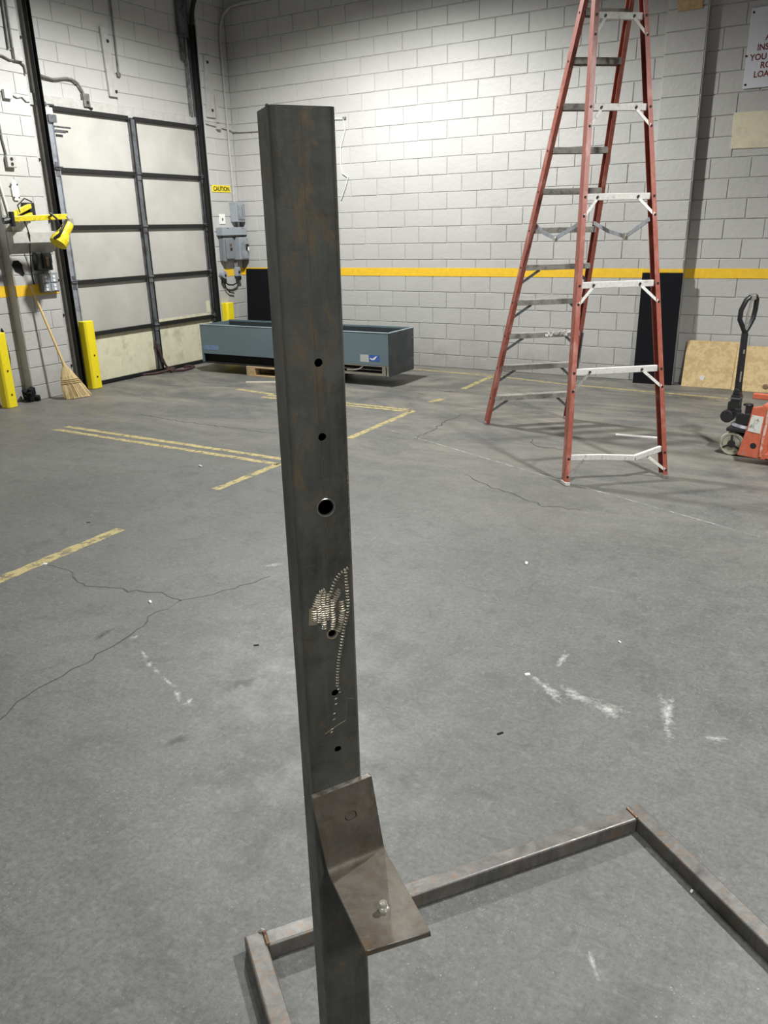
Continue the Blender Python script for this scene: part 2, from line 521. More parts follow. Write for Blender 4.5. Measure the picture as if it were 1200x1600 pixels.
def booled(o, cutters):
    """cut the builder meshes out of o (real holes), applied at once"""
    c = bpy.data.objects.new('cutter', cutters.mesh('cutter'))
    COL.objects.link(c)
    c.parent = o.parent
    md = o.modifiers.new('cut', 'BOOLEAN')
    md.object = c
    md.solver = 'EXACT'
    dg = bpy.context.evaluated_depsgraph_get()
    me = bpy.data.meshes.new_from_object(o.evaluated_get(dg))
    o.modifiers.clear()
    o.data = me
    bpy.data.objects.remove(c)
    return o


# ------------------------------------------------------------------ setting
YB, YPIL, YR = 9.70, 9.62, 9.72        # back wall, its pilaster, the bay to the right
XW, XP = -8.20, -8.063                 # left wall, its two piers
COURSE, JOINT0, BL = 0.2032, 0.168, 0.4064
TOP = 5.6

floor = structure('floor', MB().box(-9.5, 7, -6, 11, -0.12, 0.0), M_FLOOR, 'grey sealed concrete warehouse floor with cracks and worn yellow lines')
structure('ceiling', MB().box(-9.5, 7, -6, 11, 6.2, 6.3), M_CEIL, 'grey roof deck')
structure('wall_right', MB().box(6.8, 7.0, -6, 11, 0, 6.2), M_WALLPLAIN, 'plain grey wall')
structure('wall_front', MB().box(-9.5, 6.8, -6.0, -5.8, 0, 6.2), M_WALLPLAIN, 'plain grey wall')

# the blocks: a few slightly uneven faces shared by all of them
BLOCKS = []
for k in range(6):
    rnd = random.Random(k)
    w, h, d, bv, g = BL / 2, COURSE / 2, 0.05, 0.0075, 0.0014
    j = lambda s=0.0022: rnd.uniform(-s, s)
    fr = [(-w + bv + j(), 0, -h + bv + j()), (w - bv + j(), 0, -h + bv + j()), (w - bv + j(), 0, h - bv + j()), (-w + bv + j(), 0, h - bv + j())]
    md_ = [(-w + g, 0.010, -h + g * 1.6), (w - g, 0.010, -h + g * 1.6), (w - g, 0.010, h - g * 1.6), (-w + g, 0.010, h - g * 1.6)]
    bk = [(x, d, z) for x, y, z in md_]
    fs = [(0, 1, 2, 3)]
    for a in (0, 4):
        fs += [(a + i, a + 4 + i, a + 4 + (i + 1) % 4, a + (i + 1) % 4) for i in range(4)]
    me = bpy.data.meshes.new('block')
    me.from_pydata(fr + md_ + bk, [], fs)
    bm = bmesh.new()
    bm.from_mesh(me)
    bmesh.ops.recalc_face_normals(bm, faces=bm.faces)
    # the open back would fool recalc: point the front face the right way
    bm.faces.ensure_lookup_table()
    if bm.faces[0].normal.y > 0:
        bmesh.ops.reverse_faces(bm, faces=bm.faces)
    bm.to_mesh(me)
    bm.free()
    me.materials.append(M_BLOCK)
    BLOCKS.append(me)


def lay(wall, s0, s1, z0, z1, face, axis, phase, cap=300, view=None, bond=True):
    """block courses from s0 to s1 along the wall; axis 'x': faces -Y at y=face; axis 'y': faces +X at x=face"""
    cells = []
    rows = [(0.0, JOINT0, -1)] + [(JOINT0 + i * COURSE, JOINT0 + (i + 1) * COURSE, i) for i in range(40)]
    for za, zb, i in rows:
        a, b = max(za, z0), min(zb, z1)
        if b - a < 0.02:
            continue
        ph = phase + (BL / 2 if bond and i % 2 == 0 else 0.0)
        x = s0 - ((s0 - ph) % BL)
        while x < s1 - 0.005:
            xa, xb = max(x, s0), min(x + BL, s1)
            if xb - xa > 0.02:
                cells.append((xa, xb, a, b))
            x += BL
    rank = (lambda c: c[3]) if view is None else view
    cells.sort(key=rank)
    rest = MB()
    for n, (xa, xb, a, b) in enumerate(cells):
        cx, cz = (xa + xb) / 2, (a + b) / 2
        sx, sz = (xb - xa) / BL, (b - a) / COURSE
        out = random.uniform(-0.0015, 0.0015)
        me = random.choice(BLOCKS)
        if n >= cap:
            for f in me.polygons:
                p = []
                for vi in f.vertices:
                    q = me.vertices[vi].co
                    lx, ly, lz = q.x * sx, q.y + out, q.z * sz
                    p.append((cx + lx, face + ly, cz + lz) if axis == 'x' else (face - ly, cx + lx, cz + lz))
                rest.add(p, [tuple(range(len(p)))])
            continue
        o = bpy.data.objects.new('block', me)
        COL.objects.link(o)
        o.parent = wall
        o.scale = (sx, 1, sz)
        if axis == 'x':
            o.location = (cx, face + out, cz)
        else:
            o.location = (face - out, cx, cz)
            o.rotation_euler = (0, 0, R(90))
    if rest.v:
        me = bpy.data.meshes.new('remaining_blocks')
        me.from_pydata([tuple(p) for p in rest.v], [], rest.f)
        me.materials.append(M_BLOCK)
        o = bpy.data.objects.new('remaining_blocks', me)
        COL.objects.link(o)
        o.parent = wall
        o['kind'] = 'stuff'


DM = 0.0070     # depth of the mortar behind the block faces
wall_back = structure('wall_back', MB().box(-9.0, -2.14, YB + DM, YB + 0.3, 0, 6.2), M_MORTAR, 'back wall of painted grey concrete blocks with a yellow stripe')
lay(wall_back, XP, -2.15, 0, 4.95, YB, 'x', -4.284, 300, lambda c: c[2] * 1.0 - 0.22 * c[0])
pil = structure('trim_1', MB().box(-2.15, -1.745, YPIL + DM, YR + 0.28, 0, 6.2), M_MORTAR, 'block pilaster on the back wall behind the ladder')
lay(pil, -2.15, -1.745, 0, 4.6, YPIL, 'x', -2.15, bond=False)
bay = structure('wall_back_right', MB().box(-1.745, 7, YR + DM, YR + 0.28, 0, 6.2), M_MORTAR, 'grey block wall bay right of the pilaster')
lay(bay, -1.745, 0.4, 0, 4.4, YR, 'x', -1.39)
wall_left = structure('wall_left', MB().box(XW - 0.3, XW - DM, 6.36, 9.12, 3.13, 6.2).box(XW - 0.3, XW - DM, -6, 5.80, 0, 6.2).box(XW - 0.3, XW - DM, 9.12, 9.8, 0, 6.2), M_MORTAR, 'left wall of painted blocks around the dock door')
lay(wall_left, 6.36, 9.12, 3.27, 5.05, XW, 'y', 6.52)
lay(wall_left, 4.4, 5.80, 0, 2.2, XW, 'y', 4.55)
pier = structure('trim_2', MB().box(XW - 0.3, XP - DM, 5.80 + DM, 6.36 - 0.002, 0, 6.2), M_MORTAR, 'painted block pier left of the dock door')
lay(pier, 5.80, 6.36, 0, 4.7, XP, 'y', 5.80)
pier2 = structure('trim_3', MB().box(XW - 0.3, XP - DM, 9.12 + 0.002, YB + 0.1, 0, 6.2), M_MORTAR, 'narrow block pier between the dock door and the back wall')
lay(pier2, 9.12, YB, 0, 5.05, XP, 'y', 9.28)
# the piers' side faces, smooth painted
put('side_face', MB().box(XW, XP - 0.006, 5.797, 5.81, 0, 5.6), M_BLOCK, pier)
put('side_face', MB().box(XW, XP - 0.006, 6.352, 6.363, 0, 5.6), M_BLOCK, pier)
put('side_face', MB().box(XW, XP - 0.006, 9.117, 9.13, 0, 5.6), M_BLOCK, pier2)
put('side_face', MB().box(-1.752, -1.741, YPIL + 0.006, YR, 0, 4.6), M_BLOCK, pil)
put('side_face', MB().box(-2.154, -2.143, YPIL + 0.006, YB, 0, 4.6), M_BLOCK, pil)
# yellow stripe painted across the blocks
SZ0, SZ1 = 1.181, 1.285
put('painted_stripe', MB().box(XP, -2.153, YB - 0.0035, YB + 0.004, SZ0, SZ1), M_STRIPE, wall_back, label='yellow safety stripe painted along the back wall')
put('painted_stripe', MB().box(-2.153, -1.742, YPIL - 0.0035, YPIL + 0.004, SZ0, SZ1), M_STRIPE, pil)
put('painted_stripe', MB().box(-1.742, 1.5, YR - 0.0035, YR + 0.004, SZ0, SZ1), M_STRIPE, bay)
put('painted_stripe', MB().box(XP - 0.004, XP + 0.0035, 5.80, 6.355, SZ0 - 0.018, SZ1 - 0.004), M_STRIPE, pier)
put('painted_stripe', MB().box(XP - 0.004, XP + 0.0035, 9.26, YB, SZ0, SZ1), M_STRIPE, pier2)
put('painted_stripe', MB().box(XW - 0.004, XW + 0.0035, 4.4, 5.80, SZ0 - 0.018, SZ1 - 0.004), M_STRIPE, wall_left)
# lintel over the door
put('lintel', MB().box(XW - 0.05, XW + 0.03, 6.37, 9.11, 3.15, 3.27), M_PIPE, wall_left, 0.006, label='painted steel lintel over the dock door')


# floor markings: thin paint and open cracks
def ribbon(pts, w, z0, z1, ragged=0.0, step=0.06, seed=1, taper=False):
    rnd = random.Random(seed)
    P = []
    for (a, b) in zip(pts[:-1], pts[1:]):
        a, b = Vector(a), Vector(b)
        n = max(1, int((b - a).length / step))
        P += [a + (b - a) * i / n for i in range(n)]
    P.append(Vector(pts[-1]))
    L, Rr = [], []
    for i, p in enumerate(P):
        d = P[min(i + 1, len(P) - 1)] - P[max(i - 1, 0)]
        n = Vector((-d.y, d.x)).normalized()
        ww = w / 2
        if taper:
            ww *= 0.35 + 0.65 * math.sin(math.pi * min(1, max(0, (i + 0.3) / len(P)))) * rnd.uniform(0.6, 1.3)
        L.append(p + n * (ww + rnd.uniform(-ragged, ragged)))
        Rr.append(p - n * (ww + rnd.uniform(-ragged, ragged)))
    mb = MB()
    n = len(P)
    vs_ = [(q.x, q.y, z1) for q in L] + [(q.x, q.y, z1) for q in Rr] + [(q.x, q.y, z0) for q in L] + [(q.x, q.y, z0) for q in Rr]
    fs = []
    for i in range(n - 1):
        fs.append((i, n + i, n + i + 1, i + 1))
        fs.append((i, i + 1, 2 * n + i + 1, 2 * n + i))
        fs.append((n + i, 3 * n + i, 3 * n + i + 1, n + i + 1))
    mb.add(vs_, fs)
    return mb


def film(o, centre=None):
    at = o.data.attributes.new('film', 'FLOAT', 'POINT')
    for i, d in enumerate(at.data):
        d.value = 1.0 if (centre is None or i < centre) else 0.0
    return o


def line(pts, w, seed, label):
    film(put('painted_line', ribbon(pts, w, -0.002, 0.0010, 0.006, 0.05, seed), M_LINE, floor, label=label))


line([(-6.64, 4.94), (-3.87, 4.905)], 0.062, 1, 'worn yellow floor line, nearer of a double line left of the post')
line([(-6.64, 5.07), (-3.93, 5.045)], 0.062, 2, 'worn yellow floor line, farther of a double line left of the post')
line([(-3.875, 4.94), (-3.892, 4.16)], 0.068, 3, 'short yellow floor line meeting the double line')
line([(-3.884, 3.257), (-3.874, 1.6)], 0.085, 4, 'broad yellow floor line at the left edge')
line([(-5.75, 7.175), (-3.90, 7.155)], 0.06, 5, 'worn yellow floor line in front of the cabinet')
line([(-5.75, 7.06), (-3.83, 7.075)], 0.06, 6, 'yellow floor line nearest in front of the cabinet')
line([(-3.823, 7.13), (-3.81, 5.86)], 0.07, 7, 'yellow floor line running out from the corner')
line([(-5.08, 9.40), (-3.89, 9.345), (-2.88, 9.15), (-2.13, 9.09), (-1.05, 9.02)], 0.06, 8, 'thin yellow floor line along the back wall')
line([(-3.862, 9.33), (-3.846, 8.40)], 0.075, 9, 'short yellow floor line joining the one along the wall')
line([(-3.815, 7.80), (-3.86, 7.57)], 0.08, 10, 'scrap of yellow floor paint')
line([(-6.34, 7.33), (-5.72, 7.23)], 0.07, 11, 'faded yellow floor line before the pallet')


def crack(pts, w, seed, mat=M_CRACK, name='crack', label=None, jit=0.038):
    rnd = random.Random(seed)
    P = [Vector(pts[0])]
    for a, b in zip(pts[:-1], pts[1:]):
        a, b = Vector(a), Vector(b)
        n = max(2, int((b - a).length / 0.045))
        for i in range(1, n + 1):
            q = a + (b - a) * i / n
            P.append(q + Vector((rnd.uniform(-jit, jit), rnd.uniform(-jit, jit))) * (0 if i == n else 1) * 0.6)
    film(put(name, ribbon(P, w, -0.003, 0.0008, w * 0.22, 0.5, seed, True), mat, floor, label=label))


crack([(-3.815, 2.636), (-3.641, 2.647), (-3.415, 2.559), (-3.316, 2.565), (-3.173, 2.614), (-3.114, 2.593), (-2.946, 2.673), (-2.805, 2.653), (-2.79, 2.62)], 0.008, 21, label='ragged crack in the concrete floor')
crack([(-2.79, 2.63), (-2.804, 2.497), (-2.754, 2.319), (-2.73, 2.119), (-2.729, 1.913), (-2.722, 1.793), (-2.716, 1.67), (-2.665, 1.521), (-2.6, 1.3)], 0.007, 22)
crack([(-2.80, 2.64), (-2.747, 2.70), (-2.632, 2.893), (-2.566, 3.103)], 0.006, 23)
crack([(-2.408, 5.298), (-2.091, 5.077), (-1.882, 5.006), (-1.659, 4.872), (-1.385, 4.893)], 0.011, 24)
crack([(-6.388, 5.792), (-5.866, 5.742), (-4.514, 5.724)], 0.014, 25)
crack([(-3.26, 6.096), (-3.31, 7.162)], 0.014, 26)
crack([(-2.315, 6.535), (-2.286, 6.41), (-2.165, 6.30), (-1.9, 6.32)], 0.012, 27)
crack([(-3.792, 6.369), (-1.685, 5.456), (-0.3, 4.90)], 0.014, 28, M_JOINT, 'floor_joint', 'pale straight joint line across the concrete floor', 0.0)


def blotch(cx, cy, rx, ry, seed, mat, name, label=None, rot=0.0, z=0.0009):
    rnd = random.Random(seed)
    n = 22
    ph = [rnd.uniform(0, 6.28) for _ in range(4)]
    mb = MB()
    vs_ = [(cx, cy, z)]
    for k in range(n):
        t = 2 * math.pi * k / n
        q = 1 + 0.22 * math.sin(2 * t + ph[0]) + 0.16 * math.sin(3 * t + ph[1]) + 0.14 * math.sin(5 * t + ph[2]) + rnd.uniform(-0.1, 0.1)
        x, y = rx * q * math.cos(t), ry * q * math.sin(t)
        vs_.append((cx + x * math.cos(rot) - y * math.sin(rot), cy + x * math.sin(rot) + y * math.cos(rot), z))
    mb.add(vs_, [(0, 1 + k, 1 + (k + 1) % n) for k in range(n)])
    film(put(name, mb, mat, floor, label=label), 1)


blotch(-1.997, 2.178, 0.05, 0.07, 31, M_STAIN, 'stain', 'dark round stain on the floor')
blotch(-1.946, 1.763, 0.035, 0.06, 32, M_STAIN, 'stain')
blotch(-2.858, 2.196, 0.03, 0.07, 33, M_STAIN, 'stain')
blotch(-1.45, 8.95, 0.34, 0.16, 34, M_STAIN, 'stain', 'dark wet patch near the plywood')
blotch(-3.30, 8.05, 0.10, 0.05, 35, M_STAIN, 'stain')
blotch(-3.95, 8.2, 0.16, 0.04, 36, M_STAIN, 'stain')
blotch(-4.15, 7.95, 0.12, 0.035, 37, M_STAIN, 'stain')
blotch(-2.75, 8.62, 0.12, 0.05, 38, M_STAIN, 'stain')
for i, (x, y, a, b, r_) in enumerate([(-0.86, 2.73, 0.10, 0.018, 2.6), (-0.74, 2.735, 0.075, 0.03, 2.7), (-0.61, 2.70, 0.075, 0.035, 2.5),
                                  (-0.40, 2.77, 0.03, 0.09, 0.2), (-0.88, 2.98, 0.016, 0.05, 0.1), (-0.21, 2.7, 0.04, 0.012, 0.3), (-2.642, 3.235, 0.05, 0.02, 0.7),
                                  (-2.70, 2.25, 0.014, 0.02, 0.3), (-2.53, 2.15, 0.012, 0.03, 0.9), (-2.45, 2.10, 0.012, 0.03, 1.0), (-2.39, 2.08, 0.012, 0.03, 1.0),
                                  (-2.27, 2.035, 0.012, 0.04, 1.1), (-2.17, 1.98, 0.014, 0.03, 1.1), (-2.09, 1.965, 0.02, 0.02, 0.2), (-0.33, 1.55, 0.05, 0.006, 2.2), (-1.98, 2.9, 0.03, 0.008, 0.4)]):
    blotch(x, y, a * 1.35, b * 1.7, 50 + i, M_CHALK, 'chalk_mark', None, r_)


# ------------------------------------------------------------------ dock door (window into the yard is shut)
XD = -8.17
door = bpy.data.objects.new('door_1', None)
COL.objects.link(door)
door.location = (XD, 7.83, 0)
door['kind'] = 'structure'
door['label'] = 'closed sectional dock door of five rows of pale panels, bottom row cream'
door['_world'] = (XD, 7.83, 0)
ZS = [0.035, 0.640, 1.262, 1.884, 2.508, 3.145]
YL, YM, YRR = 6.60, 7.87, 9.10
for i in range(5):
    for (a, b) in ((YL, YM), (YM, YRR)):
        o = put('panel', MB().box(XD - 0.045, XD, a + 0.004, b - 0.004, ZS[i] + 0.004, ZS[i + 1] - 0.004), M_DOORLOW if i == 0 else M_DOOR, door, 0.004)
        if i == 0:
            o['label'] = 'cream bottom door panel, scuffed and dirty at its foot'
    # horizontal rails, dark, along the top of each section
    za = ZS[i + 1]
    for (a, b) in ((YL + 0.09, YM - 0.052), (YM + 0.052, YRR - 0.08)):
        put('section_rail', MB().box(XD, XD + 0.036, a, b, za - 0.030, za + 0.020), M_RAILDARK, door, 0.004)
    # stiles
    for (c, w, m, d) in ((YL + 0.045, 0.085, M_GALV, 0.030), (YM, 0.098, M_GALVDARK, 0.042), (YRR - 0.045, 0.085, M_GALVDARK, 0.030)):
        z0, z1 = ZS[i] + 0.012, ZS[i + 1] - 0.012
        o = put('stile', MB().box(XD, XD + d, c - w / 2, c + w / 2, z0, z1), m, door, 0.004)
        put('flange', MB().box(XD + d, XD + d + 0.012, c - w / 2, c - w / 2 + 0.012, z0, z1).box(XD + d, XD + d + 0.012, c + w / 2 - 0.012, c + w / 2, z0, z1), M_RAILDARK if m is M_GALVDARK else m, o)
        if i < 4:
            hz = ZS[i + 1]
            h = put('hinge', MB().box(XD + d, XD + d + 0.010, c - 0.035, c + 0.035, hz - 0.075, hz + 0.075).cyl((XD + d + 0.016, c - 0.04, hz), (XD + d + 0.016, c + 0.04, hz), 0.013, 8), M_GALVDARK, door)
# rollers at both ends of each section
for i in range(1, 6):
    for y, s in ((YL + 0.03, -1), (YRR - 0.03, 1)):
        put('roller', MB().cyl((XD + 0.055, y - s * 0.08, ZS[i] + 0.02), (XD + 0.055, y + s * 0.05, ZS[i] + 0.02), 0.010, 8).cyl((XD + 0.055, y + s * 0.035, ZS[i] + 0.02), (XD + 0.055, y + s * 0.06, ZS[i] + 0.02), 0.027, 12), M_GALVDARK, door)
put('bottom_seal', MB().box(XD - 0.03, XD + 0.03, YL, YRR, 0.0, 0.05), M_RUBBER, door, 0.008)
put('lock_bolt', MB().box(XD + 0.03, XD + 0.06, YL + 0.01, YL + 0.12, 2.99, 3.07).cyl((XD + 0.05, YL + 0.08, 2.95), (XD + 0.05, YL + 0.30, 2.95), 0.010, 8).cyl((XD + 0.05, YL + 0.08, 2.90), (XD + 0.05, YL + 0.22, 2.90), 0.012, 8), M_GALVDARK, door)
put('top_fixture', MB().box(XD + 0.02, XD + 0.05, YL - 0.01, YL + 0.09, 3.06, 3.14), M_WHITE, door, 0.004)
put('bare_edge', MB().box(XD - 0.001, XD + 0.003, YM + 0.06, YRR - 0.10, 0.662, 0.695).box(XD - 0.001, XD + 0.003, YRR - 0.175, YRR - 0.09, 0.69, 0.86), M_DOORLOW, door, label='cream strip where the grey coat stops short')

# tracks
for (nm, y, jamb0, jamb1, lab) in (('trim_4', 6.525, 6.37, 6.50, 'dark steel door track left of the dock door'), ('trim_5', 9.075, 9.085, 9.112, 'dark steel door track right of the dock door')):
    tr = thing(nm, lab, 'track', (XW, y, 0))
    del tr['category']
    tr['kind'] = 'structure'
    ztop = 4.35
    put('track_channel', MB().box(XW + 0.075, XW + 0.135, y - 0.028, y - 0.022, 0.03, ztop).box(XW + 0.075, XW + 0.081, y - 0.022, y + 0.022, 0.03, ztop).box(XW + 0.075, XW + 0.135, y + 0.022, y + 0.028, 0.03, ztop), M_RAILDARK, tr)
    put('mounting_angle', MB().box(XW, XW + 0.075, y - 0.006, y, 0.03, ztop).box(XW, XW + 0.007, min(jamb0, y) , max(jamb1, y), 0.0, ztop), M_GALVDARK if nm == 'trim_5' else M_PIPE, tr)
    for z in (0.3, 0.9, 1.3, 1.95, 2.6, 3.2, 3.8):
        put('track_bolt', MB().cyl((XW + 0.007, y - 0.06 if nm == 'trim_4' else y + 0.02, z), (XW + 0.02, y - 0.06 if nm == 'trim_4' else y + 0.02, z), 0.016, 6), M_BOLT, tr)
    # the curve at the top, and the hanging plate
    pts = [(XW + 0.105 + 0.5 * (1 - math.cos(t)), y, ztop + 0.5 * math.sin(t)) for t in [R(a) for a in range(0, 91, 15)]]
    put('track_curve', MB().tube(pts, 0.03, 6), M_RAILDARK, tr)
    if nm == 'trim_5':
        put('bearing_plate', MB().box(XW + 0.02, XW + 0.07, y - 0.19, y - 0.03, 4.20, 4.75).box(XW + 0.02, XW + 0.05, y - 0.17, y - 0.12, 3.93, 4.20), M_GALVDARK, tr)
put('angle_strip', MB().box(XW - 0.004, XW + 0.05, 8.98, 9.005, 3.27, 4.75), M_PIPEDARK, wall_left)

# ------------------------------------------------------------------ fittings on the left wall
solo('wall_plate', MB().prism([(7.574, 4.09), (7.665, 4.09), (7.735, 3.36), (7.600, 3.36)], lambda a, b, h: (h, a, b), XW - 0.002, XW + 0.035), M_PIPE,
     'long painted cover plate with two bolts high above the dock door', 'cover plate', (XW, 7.65, 3.36), 0.003)
for (y, z) in ((7.66, 3.95), (7.70, 3.42)):
    put('plate_bolt', MB().cyl((0.035, y - 7.65, z - 3.36), (0.047, y - 7.65, z - 3.36), 0.018, 6), M_BOLT, bpy.data.objects['wall_plate'])
pb = thing('wall_conduit', 'thin painted conduit beside the cover plate above the dock door', 'conduit', (XW + 0.02, 7.79, 3.6))
put('pipe', MB().tube([(XW + 0.02, 7.80, 4.7), (XW + 0.02, 7.79, 3.63)], 0.011, 8), M_PIPEDARK, pb)
put('fitting', MB().box(XW, XW + 0.03, 7.765, 7.815, 3.59, 3.64), M_PIPEDARK, pb, 0.004)
cb = thing('door_cable', 'bent grey conduit ending in a box above the dock door', 'conduit', (XW + 0.02, 7.22, 3.27))
put('pipe', MB().tube([(XW + 0.03, 6.56, 3.49), (XW + 0.03, 6.66, 3.455), (XW + 0.03, 6.80, 3.44), (XW + 0.03, 6.98, 3.475), (XW + 0.03, 7.06, 3.475), (XW + 0.03, 7.14, 3.44), (XW + 0.03, 7.19, 3.37), (XW + 0.03, 7.205, 3.31)], 0.013, 8), M_PIPEDARK, cb, 0, True)
put('junction_box', MB().box(XW, XW + 0.055, 7.175, 7.265, 3.20, 3.345), M_PIPEDARK, cb, 0.008)
put('knockout', MB().cyl((XW + 0.055, 7.225, 3.25), (XW + 0.062, 7.225, 3.25), 0.018, 12).tube([(XW + 0.03, 7.24, 3.205), (XW + 0.05, 7.29, 3.19)], 0.012, 6), M_BOLT, cb)

# conduits on the pier
pc = thing('pier_conduit', 'pair of painted conduits down the pier to a box left of the door', 'conduit', (XP, 6.24, 3.5))
put('pipe', MB().tube([(XP + 0.02, 6.205, 4.6), (XP + 0.02, 6.19, 3.64)], 0.013, 8), M_PIPEDARK, pc, 0, True)
put('pipe', MB().tube([(XP + 0.02, 6.245, 4.6), (XP + 0.02, 6.235, 3.64)], 0.010, 8), M_PIPEDARK, pc, 0, True)
put('junction_box', MB().box(XP, XP + 0.05, 6.225, 6.325, 3.53, 3.65), M_PIPE, pc, 0.006)
put('pipe', MB().tube([(XP + 0.02, 5.5, 3.58), (XP + 0.02, 6.10, 3.555), (XP + 0.02, 6.18, 3.53), (XP + 0.02, 6.22, 3.535)], 0.010, 8), M_PIPEDARK, pc, 0, True)
put('pipe', MB().tube([(XP + 0.02, 6.30, 3.53), (XP + 0.02, 6.345, 3.50), (XP + 0.02, 6.352, 3.42)], 0.010, 8), M_PIPEDARK, pc, 0, True)
po = thing('pier_outlet', 'small white junction box with a flat white cable on the pier', 'junction box', (XP, 6.06, 3.16))
put('box', MB().box(XP, XP + 0.045, 6.03, 6.125, 3.155, 3.245), M_WHITE, po, 0.006)
put('cable', MB().tube([(XP + 0.015, 6.125, 3.215), (XP + 0.012, 6.20, 3.185), (XP + 0.012, 6.26, 3.20), (XP + 0.012, 6.31, 3.16), (XP + 0.012, 6.36, 3.165)], 0.011, 6), M_WHITECABLE, po, 0, True)
do = thing('wall_outlet', 'painted duplex outlet below a thin conduit on the pier', 'outlet', (XP, 5.98, 2.50))
put('box', MB().box(XP, XP + 0.05, 5.925, 6.035, 2.485, 2.60), M_PIPE, do, 0.008)
put('socket', MB().cyl((XP + 0.05, 5.98, 2.57), (XP + 0.055, 5.98, 2.57), 0.017, 12), M_BOLT, do)
put('socket', MB().cyl((XP + 0.05, 5.98, 2.52), (XP + 0.055, 5.98, 2.52), 0.017, 12), M_BOLT, do)
put('pipe', MB().tube([(XP + 0.018, 5.95, 2.60), (XP + 0.018, 5.93, 2.75), (XP + 0.018, 5.925, 3.06)], 0.009, 6), M_PIPEDARK, do, 0, True)
put('pipe', MB().tube([(XP + 0.018, 5.80, 2.40), (XP + 0.018, 5.83, 2.2), (XP + 0.018, 5.86, 2.0), (XP + 0.018, 5.88, 1.85)], 0.009, 6), M_WHITE, do, 0, True)
sw = solo('wall_bracket', MB().prism([(5.945, 2.28), (5.955, 2.34), (5.985, 2.375), (6.015, 2.34), (6.03, 2.29), (6.03, 2.20), (6.015, 2.16), (5.965, 2.16), (5.95, 2.20)], lambda a, b, h: (h, a, b), XP, XP + 0.018), M_WHITE,
          'bright white metal bracket plate above the yellow lamp arm', 'bracket', (XP, 5.985, 2.16), 0.003)
for (y, z) in ((5.945, 2.315), (6.02, 2.32), (5.96, 2.19), (6.02, 2.19)):
    put('screw', MB().cyl((0.014, y - 5.985, z - 2.16), (0.022, y - 5.985, z - 2.16), 0.009, 8), M_BOLT, sw)

# ledge on the pier
solo('ledge_box', MB().prism([(0.0, 1.625), (0.0, 1.845), (0.10, 1.835), (0.10, 1.725)], lambda a, b, h: (XP + a, h, b), 5.80, 6.385), M_PIPE,
     'painted steel ledge jutting from the pier under the yellow lamp arm', 'ledge', (XP, 6.09, 1.63), 0.004)
kb = thing('control_box', 'black electrical control box under the pier ledge', 'control box', (XP, 6.16, 1.41))
put('box', MB().box(XP, XP + 0.085, 6.07, 6.265, 1.425, 1.62), M_BLACK, kb, 0.010)
put('cover', MB().box(XP + 0.085, XP + 0.10, 6.13, 6.25, 1.45, 1.62), M_RAILDARK, kb, 0.006)
put('rating_plate', MB().box(XP + 0.10, XP + 0.103, 6.17, 6.205, 1.47, 1.57), M_WELDBROWN, kb)
put('side_lever', MB().box(XP + 0.03, XP + 0.06, 6.265, 6.285, 1.50, 1.60), M_RAILDARK, kb)
qo = thing('quad_outlet', 'grey box of four white duplex sockets on the pier beside the broom', 'outlet', (XP, 6.21, 1.20))
put('box', MB().box(XP, XP + 0.06, 6.095, 6.325, 1.185, 1.395), M_PANELDARK, qo, 0.008)
for yy in (6.155, 6.265):
    for zz in (1.24, 1.335):
        s = put('face_plate', MB().box(XP + 0.06, XP + 0.067, yy - 0.046, yy + 0.046, zz - 0.042, zz + 0.042), M_PANELGREY, qo, 0.004)
        for dz in (-0.020, 0.020):
            put('socket', MB().cyl((XP + 0.067, yy, zz + dz), (XP + 0.071, yy, zz + dz), 0.0155, 12), M_WHITE, s)
put('carry_loop', MB().tube([(XP + 0.03, 6.17, 1.39), (XP + 0.03, 6.175, 1.415), (XP + 0.03, 6.255, 1.415), (XP + 0.03, 6.26, 1.39)], 0.005, 6), M_PANELDARK, qo)
solo('wall_hole', MB().prism([(5.80, 1.50), (5.835, 1.545), (5.885, 1.545), (5.93, 1.50), (5.925, 1.455), (5.94, 1.405), (5.915, 1.375), (5.885, 1.405), (5.83, 1.43)], lambda a, b, h: (h, a, b), XP - 0.01, XP + 0.006), M_RUBBER,
     'black foam-filled hole in the pier left of the control box', 'hole', (XP, 5.87, 1.38))
put('pier_cable', MB().tube([(XP + 0.02, 5.985, 2.06), (XP + 0.10, 5.99, 1.90), (XP + 0.115, 6.0, 1.80), (XP + 0.06, 6.01, 1.62), (XP + 0.015, 6.025, 1.45), (XP + 0.012, 6.035, 1.28)], 0.007, 6), M_BLACK, pier, 0, True, label='black cord hanging down the pier')

# dock lamp on its jointed arm
dl = thing('dock_lamp', 'yellow dock loading lamp on a folding double arm fixed to the pier', 'lamp', (XP, 6.10, 2.0))
put('wall_mount', MB().box(XP, XP + 0.03, 6.04, 6.19, 1.98, 2.14).box(XP + 0.03, XP + 0.06, 6.10, 6.14, 1.99, 2.13), M_BLACK, dl, 0.004)
E0, E1, E2 = Vector((-8.0, 6.10, 2.075)), Vector((-7.74, 5.665, 1.965)), Vector((-7.60, 6.24, 1.985))
put('first_arm', MB().bar(E0 + Vector((0, 0, 0.03)), E1 + Vector((0, 0, 0.035)), 0.04, 0.045), M_YELLOWLAMP, dl, 0.004)
put('first_arm', MB().bar(E0 + Vector((0, 0, -0.055)), E1 + Vector((0, 0, -0.035)), 0.04, 0.035), M_YELLOWLAMP, dl, 0.004)
put('elbow', MB().cyl(E1 + Vector((0, 0, -0.075)), E1 + Vector((0, 0, 0.07)), 0.028, 12), M_BLACK, dl)
put('elbow_knob', MB().cyl(E1 + Vector((-0.02, -0.03, -0.01)), E1 + Vector((-0.03, -0.085, -0.02)), 0.034, 10).cyl(E1 + Vector((0, -0.02, 0)), E1 + Vector((-0.03, -0.09, 0)), 0.014, 8), M_BLACK, dl)
